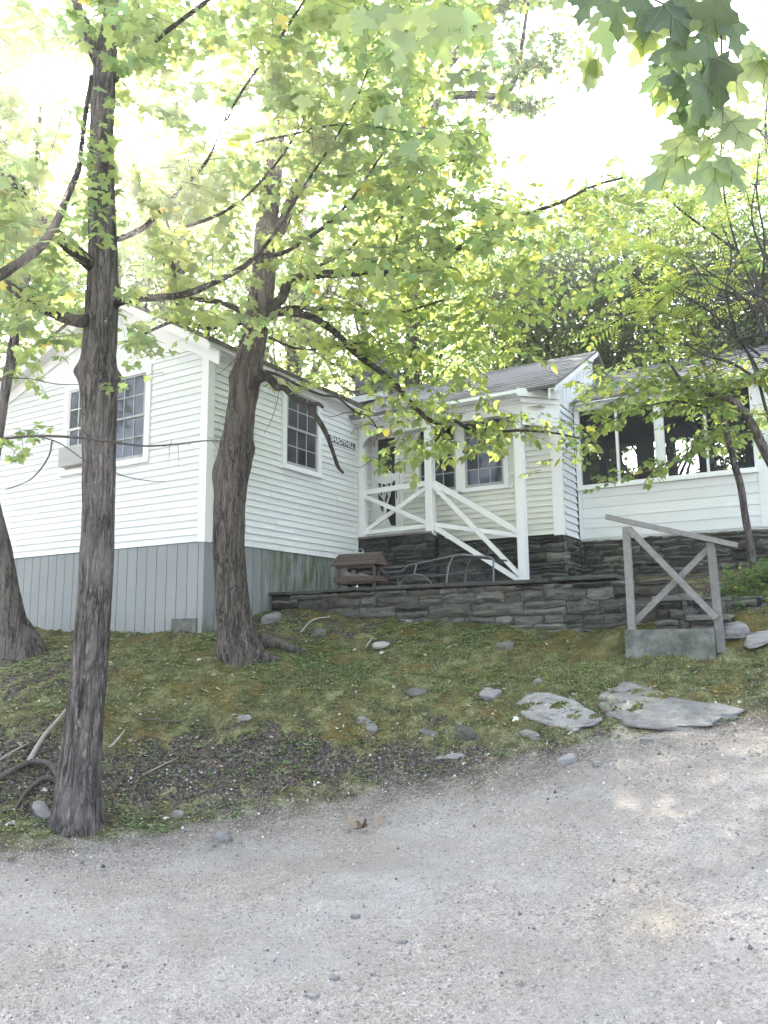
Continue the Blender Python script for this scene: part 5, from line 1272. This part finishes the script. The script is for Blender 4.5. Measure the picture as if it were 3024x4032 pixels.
# --- branch of big leaves hanging in at the top right
hb_ = thing('maple_branch', 'hanging branch of big dark maple leaves at the top right corner', 'branch', tuple(at(2841, -150, 2.5)))
P = smooth([at(2835, -300, 2.5), at(2838, 0, 2.5), at(2842, 250, 2.5), at(2846, 430, 2.5), at(2842, 560, 2.5), at(2838, 610, 2.5)]); m = MB(); m.tube(P, np.linspace(.0042, .0022, len(P)), 7, .15); m.tube(smooth([at(2843, 515, 2.5), at(2810, 528, 2.49), at(2790, 545, 2.48)], 3), .002, 5); m.tube(smooth([at(2843, 515, 2.5), at(2870, 520, 2.5), at(2902, 527, 2.5)], 3), .002, 5)
m.tube(smooth([at(2842, 130, 2.5), at(2700, 60, 2.45), at(2500, -40, 2.4)], 4), .003, 6); m.tube(smooth([at(2842, 330, 2.5), at(2760, 200, 2.5), at(2640, 130, 2.45)], 4), .002, 6)
m.build('stem', M_BARK1, hb_, smooth=True)
lh = Leaves(); lb = Leaves()
for px, py, d, s, ang, dk_ in ((2330, -40, 2.5, .13, -.2, 1), (2420, 10, 2.5, .14, .1, 1), (2520, -30, 2.45, .15, .2, 1), (2560, 60, 2.5, .13, -.3, 0), (2610, 20, 2.4, .14, .3, 1), (2700, -20, 2.5, .13, 0, 1), (2760, 20, 2.45, .13, .4, 0), (2830, -10, 2.4, .14, -.2, 1), (2870, 60, 2.5, .13, .3, 1), (2680, 150, 2.45, .15, -.2, 1), (2790, 150, 2.4, .15, .2, 1), (2560, 130, 2.5, .11, -.5, 0),
                               (2640, 270, 2.45, .11, -.9, 1), (2700, 200, 2.48, .13, -.1, 0), (2820, 230, 2.42, .15, .05, 1), (2620, 290, 2.5, .10, -.4, 1), (2700, 310, 2.45, .12, .2, 1), (2780, 330, 2.42, .15, -.1, 1), (2860, 290, 2.5, .11, .5, 0), (2740, 420, 2.5, .12, -.1, 1), (2840, 430, 2.5, .11, .4, 0), (2640, 350, 2.5, .09, -.2, 0),
                               (2710, 535, 2.48, .14, -1.0, 0), (2800, 545, 2.5, .10, .1, 0), (2690, 620, 2.5, .15, -1.1, 0), (2815, 645, 2.48, .14, -.2, 0), (2850, 620, 2.5, .14, .35, 0), (2880, 480, 2.5, .12, .5, 0), (2240, -60, 2.6, .12, -.5, 0), (2990, 245, 2.6, .13, .2, 0), (3010, 210, 2.6, .12, .9, 0), (2985, 190, 2.6, .10, -.6, 0)):
    (lb if dk_ else lh).add(at(px, py, d), -C_UP * math.cos(ang) + C_RT * math.sin(ang) + rnd() * .12 - C_FW * RS.uniform(0, .25), -C_FW + UP * .4 + rnd() * .3, s * 1.08)
M_VEIN = m_leaf('leaf_vein', (.10, .15, .06), (.20, .28, .10)); lh.build('leaves', MAPLE, M_MAPLE, hb_, tone=RS.uniform(0, .9, len(lh.P)), vein=M_VEIN); lb.build('leaves', MAPLE, M_BIGL, hb_, tone=RS.uniform(0, .9, len(lb.P)), vein=M_VEIN)

# ------------------------------------------------------------------ wood behind the cottage
def bgtree(px, d, topy, hw, nleaf, size, mat, label, name='forest_tree', lowf=.30, gap=False, branches=10, group='trees of the wood behind the cottage', tw=.012):
    b = at(px, 2500, d); zb = gz(b[0], b[1]); top = at(px, topy, d)[2]; H = top - zb; r = hw / FPX * d
    t = thing(name, label, 'tree', (b[0], b[1], zb), group)
    lean = RS.uniform(-.5, .5, 2)
    ax_ = smooth([(b[0], b[1], zb - .3), (b[0] + lean[0] * .3, b[1] + lean[1] * .3, zb + H * .35), (b[0] + lean[0], b[1] + lean[1], zb + H * .7), (b[0] + lean[0] * 1.2, b[1] + lean[1] * 1.2, top)])
    m = MB(); m.tube(ax_, np.linspace(tw * H + .05, .02, len(ax_)), 10, .12, seed=int(px) % 50); 
    C = []; nc = max(16, int(nleaf / 130))
    lv = Leaves()
    for k in range(nc):
        u = RS.uniform(lowf, 1.0); sh = math.sin(PI * min(1, (1 - u) / (1 - lowf) * .8 + .12)) ** .7
        a = RS.uniform(0, 2 * PI); rr = r * sh * RS.uniform(.35, 1.0)
        c = np.array([b[0] + lean[0] * u + rr * math.cos(a), b[1] + lean[1] * u + rr * math.sin(a), zb + H * u + RS.uniform(-.3, .3)]); C.append(c)
    C = np.array(C); px_, py_, _ = proj(C)
    keep = [i for i in range(nc) if not hole(px_[i], py_[i], 1.12)]; C = C[keep]
    for i, c in enumerate(C):
        if i % 3 == 0:
            j = min(len(ax_) - 1, max(0, int((c[2] - zb) / H * len(ax_)) - 4)); m.tube(smooth([ax_[j], (ax_[j] + c) / 2 + rnd() * .2 - UP * .2, c]), np.linspace(.004 * H + .01, .008, 13), 5, caps=False)
    m.build('trunk', M_BARKF, t, smooth=True)
    n = nleaf; ci = RS.randint(0, len(C), n); s = r * .17 + .22
    # leaves gather in flattened sprays
    off = RS.normal(0, 1, (n, 3)) * np.array([s, s, s * .5]); P = C[ci] + off
    T = RS.normal(0, 1, (n, 3)) * np.array([1, 1, .5]) - UP * .35; N = UP + RS.normal(0, .55, (n, 3))
    ok = np.ones(n, bool)
    qx, qy, _ = proj(P); ok = np.array([not hole(x, y, .93) or RS.rand() < .12 for x, y in zip(qx, qy)])
    lv.many(P[ok], T[ok], N[ok], (size * RS.uniform(.6, 1.25, n))[ok])
    lv.build('crown', RHOMB, mat, t)
BG = [(-700, 15, -900, 620, 11000, .17, M_FAR, 'broad tree filling the far left edge behind the gable'), (-150, 19, -500, 560, 13000, .17, M_FAR, 'tree behind the left roof slope, under the sun glare'), (330, 24, 560, 430, 15000, .18, M_FAR, 'low tree behind the left roof slope below the glare'),
      (700, 20, 700, 360, 14000, .15, M_FAR, 'tree rising behind the gable peak between the two near trunks'), (1130, 22, -500, 430, 15000, .18, M_FAR, 'tall tree behind the leaning trunk in the middle'), (1500, 19, 760, 420, 11000, .14, M_FAR, 'bushy tree behind the stone chimney'),
      (1640, 17, -350, 300, 8000, .15, M_FAR, 'tall oak with thick limbs left of the open sky'), (1950, 22, 900, 340, 14000, .16, M_FAR, 'tree behind the porch roof under the open sky'), (2280, 20, 1020, 300, 19000, .13, M_DARKF, 'grey-green cedar behind the right end of the main roof'),
      (2480, 23, 620, 300, 11000, .15, M_FAR, 'pale tree right of the open sky'), (2700, 18, 880, 340, 20000, .12, M_DARKF, 'dark cedar behind the sumac'), (2850, 24, 260, 380, 7500, .15, M_FAR, 'tall pale tree behind the hanging branch'),
      (3250, 16, 150, 420, 13000, .13, M_FAR, 'tree filling the far right edge above the screened porch'), (3050, 15.5, 1000, 260, 13000, .11, M_DARKF, 'drooping cedar at the right edge beside the screened porch'), (2080, 27, 1000, 500, 14000, .2, M_FAR, 'farthest tree seen over the main roof'), (1000, 28, 850, 600, 7000, .2, M_FAR, 'farthest tree seen between the near trunks'),
      (250, 30, 900, 700, 7000, .22, M_FAR, 'farthest tree at the left behind the gable'),
      (650, 18, -400, 330, 4500, .15, M_FAR, 'tall thin-crowned tree between the sun glare and the leaning trunk')]
for q in BG: bgtree(*q[:7], q[7], lowf=.12 if q[2] > 500 else .3)
# limbs of the oak against the open sky
oak = [o for o in bpy.data.objects if o.get('label', '').startswith('tall oak')][0]
lo2 = Leaves(); mo2 = MB()
for pts, w0, w1 in (([(1500, 700), (1640, 560), (1730, 400), (1840, 372), (1930, 378), (2000, 362), (2040, 260), (2062, 130), (2085, -30)], 44, 12), ([(1930, 378), (1975, 410), (2000, 420), (2060, 400)], 20, 6), ([(1600, 420), (1760, 260), (1830, 160), (1870, 90), (1900, 10), (1930, -100)], 40, 22), ([(1880, 70), (1930, 45), (1990, 35), (2060, 10), (2120, -40)], 24, 12), ([(1990, 370), (2060, 290), (2150, 245), (2240, 180)], 9, 4), ([(1840, 310), (1950, 290), (2040, 240)], 7, 3)):
    P = branch(oak, M_BARKF, pts, w0, w1, 15.5, 14.5, n=9, rough=.2); sprays(lo2, mo2, P, 22, .7, 4, .15, start=.35)
HS = HOLES; HOLES = []
fill(lo2, mo2, 1820, 2120, 60, 330, 14, 16, 26, .15, L=.6); fill(lo2, mo2, 2040, 2300, 120, 330, 14, 16, 14, .13, L=.5)
HOLES = HS
lo2.build('limb_foliage', MAPLE, M_FAR, oak); mo2.build('limb_twigs', M_BARKF, oak)['kind'] = 'stuff'

# far wood closing the view
fw = Leaves(); n = 42000
a = RS.uniform(-1.25, 1.15, n); d = RS.uniform(34, 48, n); ux = np.arctan2(C_FW[1], C_FW[0])
P = np.c_[CAMP[0] + d * np.cos(ux - a), CAMP[1] + d * np.sin(ux - a), np.zeros(n)]; g = height0(P)
P[:, 2] = g + RS.uniform(0, 1, n) ** .8 * (9.0 + 4.5 * fbm(np.c_[a * 6, d * .1, d * 0], 91, 3))
qx, qy, _ = proj(P); P = P[~((np.abs(qx - 2600) < 260) & (np.abs(qy - 1800) < 90))]; n = len(P)
fw.many(P, RS.normal(0, 1, (n, 3)), UP + RS.normal(0, .8, (n, 3)), RS.uniform(.3, .6, n)); o = fw.build('far_wood', RHOMB, M_FAR); o['kind'] = 'stuff'; o['label'] = 'far-off wood seen between the nearer trees'; o['category'] = 'wood'

# ------------------------------------------------------------------ shrub, weeds, litter, gravel
sh = thing('low_shrub', 'low leafy green shrub on the bank right of the wooden handrail', 'shrub', (6.7, 2.2, 2.0))
lsb = Leaves(); mm_ = MB()
for k in range(620):
    px = RS.uniform(2850, 3300); py = RS.uniform(2215, 2440) + max(0, (2990 - px)) * .40
    if py > 2440: continue
    P = at(px, py, RS.uniform(8.9, 9.4) + (2440 - py) * .003); twig(lsb, mm_, P - UP * .05, rnd() * np.array([1, 1, .6]) + UP * .3, .15, 5, .046, droop=.1, r=.002)
for k in range(160):
    c = np.array([RS.uniform(6.5, 8.6), RS.uniform(1.7, 3.6)]); z = gz(*c); twig(lsb, None, np.array([c[0], c[1], z + RS.uniform(.03, .42)]), rnd() * np.array([1, 1, .6]) + UP * .3, .16, 4, .04, droop=.1)
lsb.build('foliage', OVATE, M_BUSH, sh); mm_.build('stems', M_ROOT, sh)['kind'] = 'stuff'

def sample(n, lawn=True, margin=350, dens=None):
    out = []
    ux_ = np.array([C_RT[0], C_RT[1]]); ux_ /= np.linalg.norm(ux_); uy_ = np.array([-ux_[1], ux_[0]]); tot = 0
    while tot < n:
        m = n * 4; b = RS.uniform(2.9, 11.2, m); a = RS.uniform(-.6, .6, m) * b; XY = CAMP[:2] + a[:, None] * ux_ + b[:, None] * uy_
        e = edge_dist(XY) + fbm(np.c_[XY * 3, np.zeros(m)], 70, 2) * .15
        k = (e < 0) if lawn is True else ((e > 0) if lawn is False else np.abs(e) < lawn)
        k &= ~((XY[:, 0] < .03) & (XY[:, 1] > -.03)) & ~((XY[:, 1] > 1.27) & (XY[:, 0] < 6.4)) & ~((XY[:, 0] > 4.5) & (XY[:, 0] < 6.4) & (XY[:, 1] > .5))
        XY = XY[k]; Z = height(XY); P = np.c_[XY, Z]
        if dens is not None:
            px_, py_, _ = proj(P); P = P[RS.rand(len(P)) < dens(px_, py_, P)]
        out.append(P); tot += len(P)
        if len(out) > 60: break
    return np.vstack(out)[:n]
def gz_(x, y, rx, ry): return lambda px, py: np.exp(-(((px - x) / rx) ** 2 + ((py - y) / ry) ** 2))
def dweed(px, py, P):
    f = .16 + 1.0 * gz_(1750, 2490, 420, 70)(px, py) + .8 * gz_(1200, 2560, 250, 70)(px, py) + .7 * gz_(1350, 2650, 300, 60)(px, py) + .5 * gz_(900, 2580, 250, 60)(px, py) + .5 * gz_(1150, 2950, 350, 100)(px, py) + .35 * gz_(300, 2650, 300, 120)(px, py) + .5 * gz_(450, 3260, 400, 50)(px, py) + .25 * gz_(2400, 2660, 600, 90)(px, py)
    return np.clip(f * np.clip(fbm(np.c_[P[:, :2] * 3, P[:, 2] * 0], 80, 3) * 1.6 + .55, 0, 1), 0, 1)
WP = sample(6500, True, dens=dweed); wl = Leaves()
for p in WP:
    k = RS.randint(3, 7); h = RS.uniform(.006, .035); s = RS.uniform(.012, .036)
    a = RS.uniform(0, 2 * PI) + np.arange(k) * 2.4
    for i in range(k): wl.add(p + np.array([math.cos(a[i]), math.sin(a[i]), 0]) * s * .4 + UP * h * RS.uniform(.3, 1), np.array([math.cos(a[i]), math.sin(a[i]), RS.uniform(-.1, .5)]), UP + rnd() * .3, s)
o = wl.build('ground_weeds', OVATE, M_WEED); o['kind'] = 'stuff'; o['label'] = 'small weeds and seedlings growing through the moss'; o['category'] = 'weeds'
# grass blades
GP = sample(9000, True, dens=lambda px, py, P: np.clip(.15 + gz_(2350, 2650, 750, 110)(px, py) + .5 * gz_(1700, 2620, 500, 90)(px, py) + .3 * gz_(2000, 2900, 400, 60)(px, py), 0, 1)); gl = Leaves()
BL = (np.array([(-.06, 0, 0), (.06, 0, 0), (.03, .6, -.06), (0, 1, -.25)]), np.array([(0, 1, 2), (0, 2, 3)]))
n = len(GP); T = np.c_[RS.normal(0, .6, n), RS.normal(0, .6, n), np.ones(n)]; gl.many(GP - UP * .004, T, RS.normal(0, 1, (n, 3)), RS.uniform(.018, .05, n))
o = gl.build('grass', BL, M_WEED); o['kind'] = 'stuff'; o['label'] = 'thin short grass of the lawn'; o['category'] = 'grass'
# litter
def flakes(name, P, s0, s1, mat, tpl, label, cat, tone, flat=.35):
    l = Leaves(); n = len(P); a = RS.uniform(0, 2 * PI, n)
    l.many(P + UP * .006, np.c_[np.cos(a), np.sin(a), RS.normal(0, .25, n)], UP + RS.normal(0, flat, (n, 3)), RS.uniform(s0, s1, n))
    o = l.build(name, tpl, mat, tone=tone(n)); o['kind'] = 'stuff'; o['label'] = label; o['category'] = cat; return o
LP = sample(5200, True, dens=lambda px, py, P: np.clip(.3 + gz_(700, 2950, 900, 150)(px, py) + gz_(1700, 2950, 600, 90)(px, py) + .5 * gz_(200, 2800, 300, 200)(px, py), 0, 1))
flakes('leaf_litter', LP, .008, .034, M_LITTER, OVATE, 'dry leaf fragments scattered over the bank', 'leaf litter', lambda n: RS.beta(1.6, 1.8, n), .5)
LP2 = sample(420, True); flakes('fallen_leaves', LP2, .03, .065, M_LITTER, MAPLE, 'small fallen maple leaves on the bank', 'leaf litter', lambda n: RS.beta(2, 1.3, n), .5)
OCT = (np.array([(1, 0, 0), (.2, .9, 0), (-.9, .3, 0), (-.5, -.8, 0), (.6, -.7, 0), (0, 0, .65), (0.1, 0, -.5)]), np.array([(0, 1, 5), (1, 2, 5), (2, 3, 5), (3, 4, 5), (4, 0, 5), (1, 0, 6), (2, 1, 6), (3, 2, 6), (4, 3, 6), (0, 4, 6)]))
def pebs(name, P, smin, smean, label, tone):
    l = Leaves(); n = len(P); a = RS.uniform(0, 2 * PI, n); s = np.clip(smin + RS.exponential(smean, n), 0, .02)
    l.many(P + UP * (s * .15)[:, None], np.c_[np.cos(a), np.sin(a), RS.normal(0, .2, n)], UP + RS.normal(0, .4, (n, 3)), s)
    o = l.build(name, OCT, M_PEB, tone=tone(n)); o['kind'] = 'stuff'; o['label'] = label; o['category'] = 'gravel'
pebs('road_gravel', sample(42000, False), .0014, .0016, 'loose grit and gravel on the road', lambda n: RS.beta(1.6, 2.2, n))
pebs('bank_gravel', sample(6000, .9), .002, .0035, 'gravel washed against the edge of the lawn', lambda n: RS.beta(1.5, 2.4, n))
flakes('edge_litter', sample(1500, .7), .006, .022, M_LITTER, OVATE, 'leaf crumbs along the edge between lawn and road', 'leaf litter', lambda n: RS.beta(1.3, 2.0, n), .4)
# single dry leaves
for i, (px, py, s, lb_) in enumerate(((1395, 3262, .10, 'curled brown oak leaf at the left of the clump on the road edge'), (1440, 3282, .11, 'dark curled leaf in the middle of the clump on the road edge'), (1500, 3262, .10, 'curled brown leaf at the right of the clump on the road edge'), (2480, 2800, .10, 'dry cream leaf lying on the largest slab'), (2470, 2775, .08, 'small dry leaf behind the cream leaf on the slab'),
                                     (1335, 2893, .09, 'white dry leaf on the dark bank'), (1110, 3125, .08, 'pale dry leaf low on the bank'), (830, 3190, .08, 'fresh green leaf lying on the bank near the road'), (2375, 2820, .07, 'tan leaf between the two flat slabs'), (2120, 2780, .05, 'orange leaf on the middle slab'), (30, 3390, .09, 'brown leaf at the left edge of the road'))):
    l = Leaves(); p = on(px, py) + UP * (.03 if i < 3 else .012)
    for k in range(1 if i > 2 else 1):
        l.add(p, np.array([RS.normal(), RS.normal(), RS.uniform(-.2, .5)]), UP + rnd() * .45, s)
    V, F = MAPLE; V = V.copy(); V[:, 2] += (V[:, 0] ** 2) * (1.6 if i < 3 else .7) + (V[:, 1] - .4) ** 2 * .6
    o = l.build('dry_leaf', (V, F), M_LITTER if 'green' not in lb_ else M_MAPLE, tone=.9 if ('white' in lb_ or 'cream' in lb_ or 'pale' in lb_) else (.2 if i == 1 else .5)); rebase(o, p); tag(o, lb_, 'leaf', 'single fallen leaves')

# ------------------------------------------------------------------ air
hz = MB(); hz.box(-140, 135, -122, 142, -2.9, 27.5)
t = NT('haze_air'); v = t.n('ShaderNodeVolumePrincipled'); v.inputs['Density'].default_value = .0036; v.inputs['Color'].default_value = (1, .96, .97, 1); v.inputs['Anisotropy'].default_value = .89
t.l(v.outputs[0], t.out.inputs['Volume']); o = hz.build('haze', t.m); o['kind'] = 'stuff'
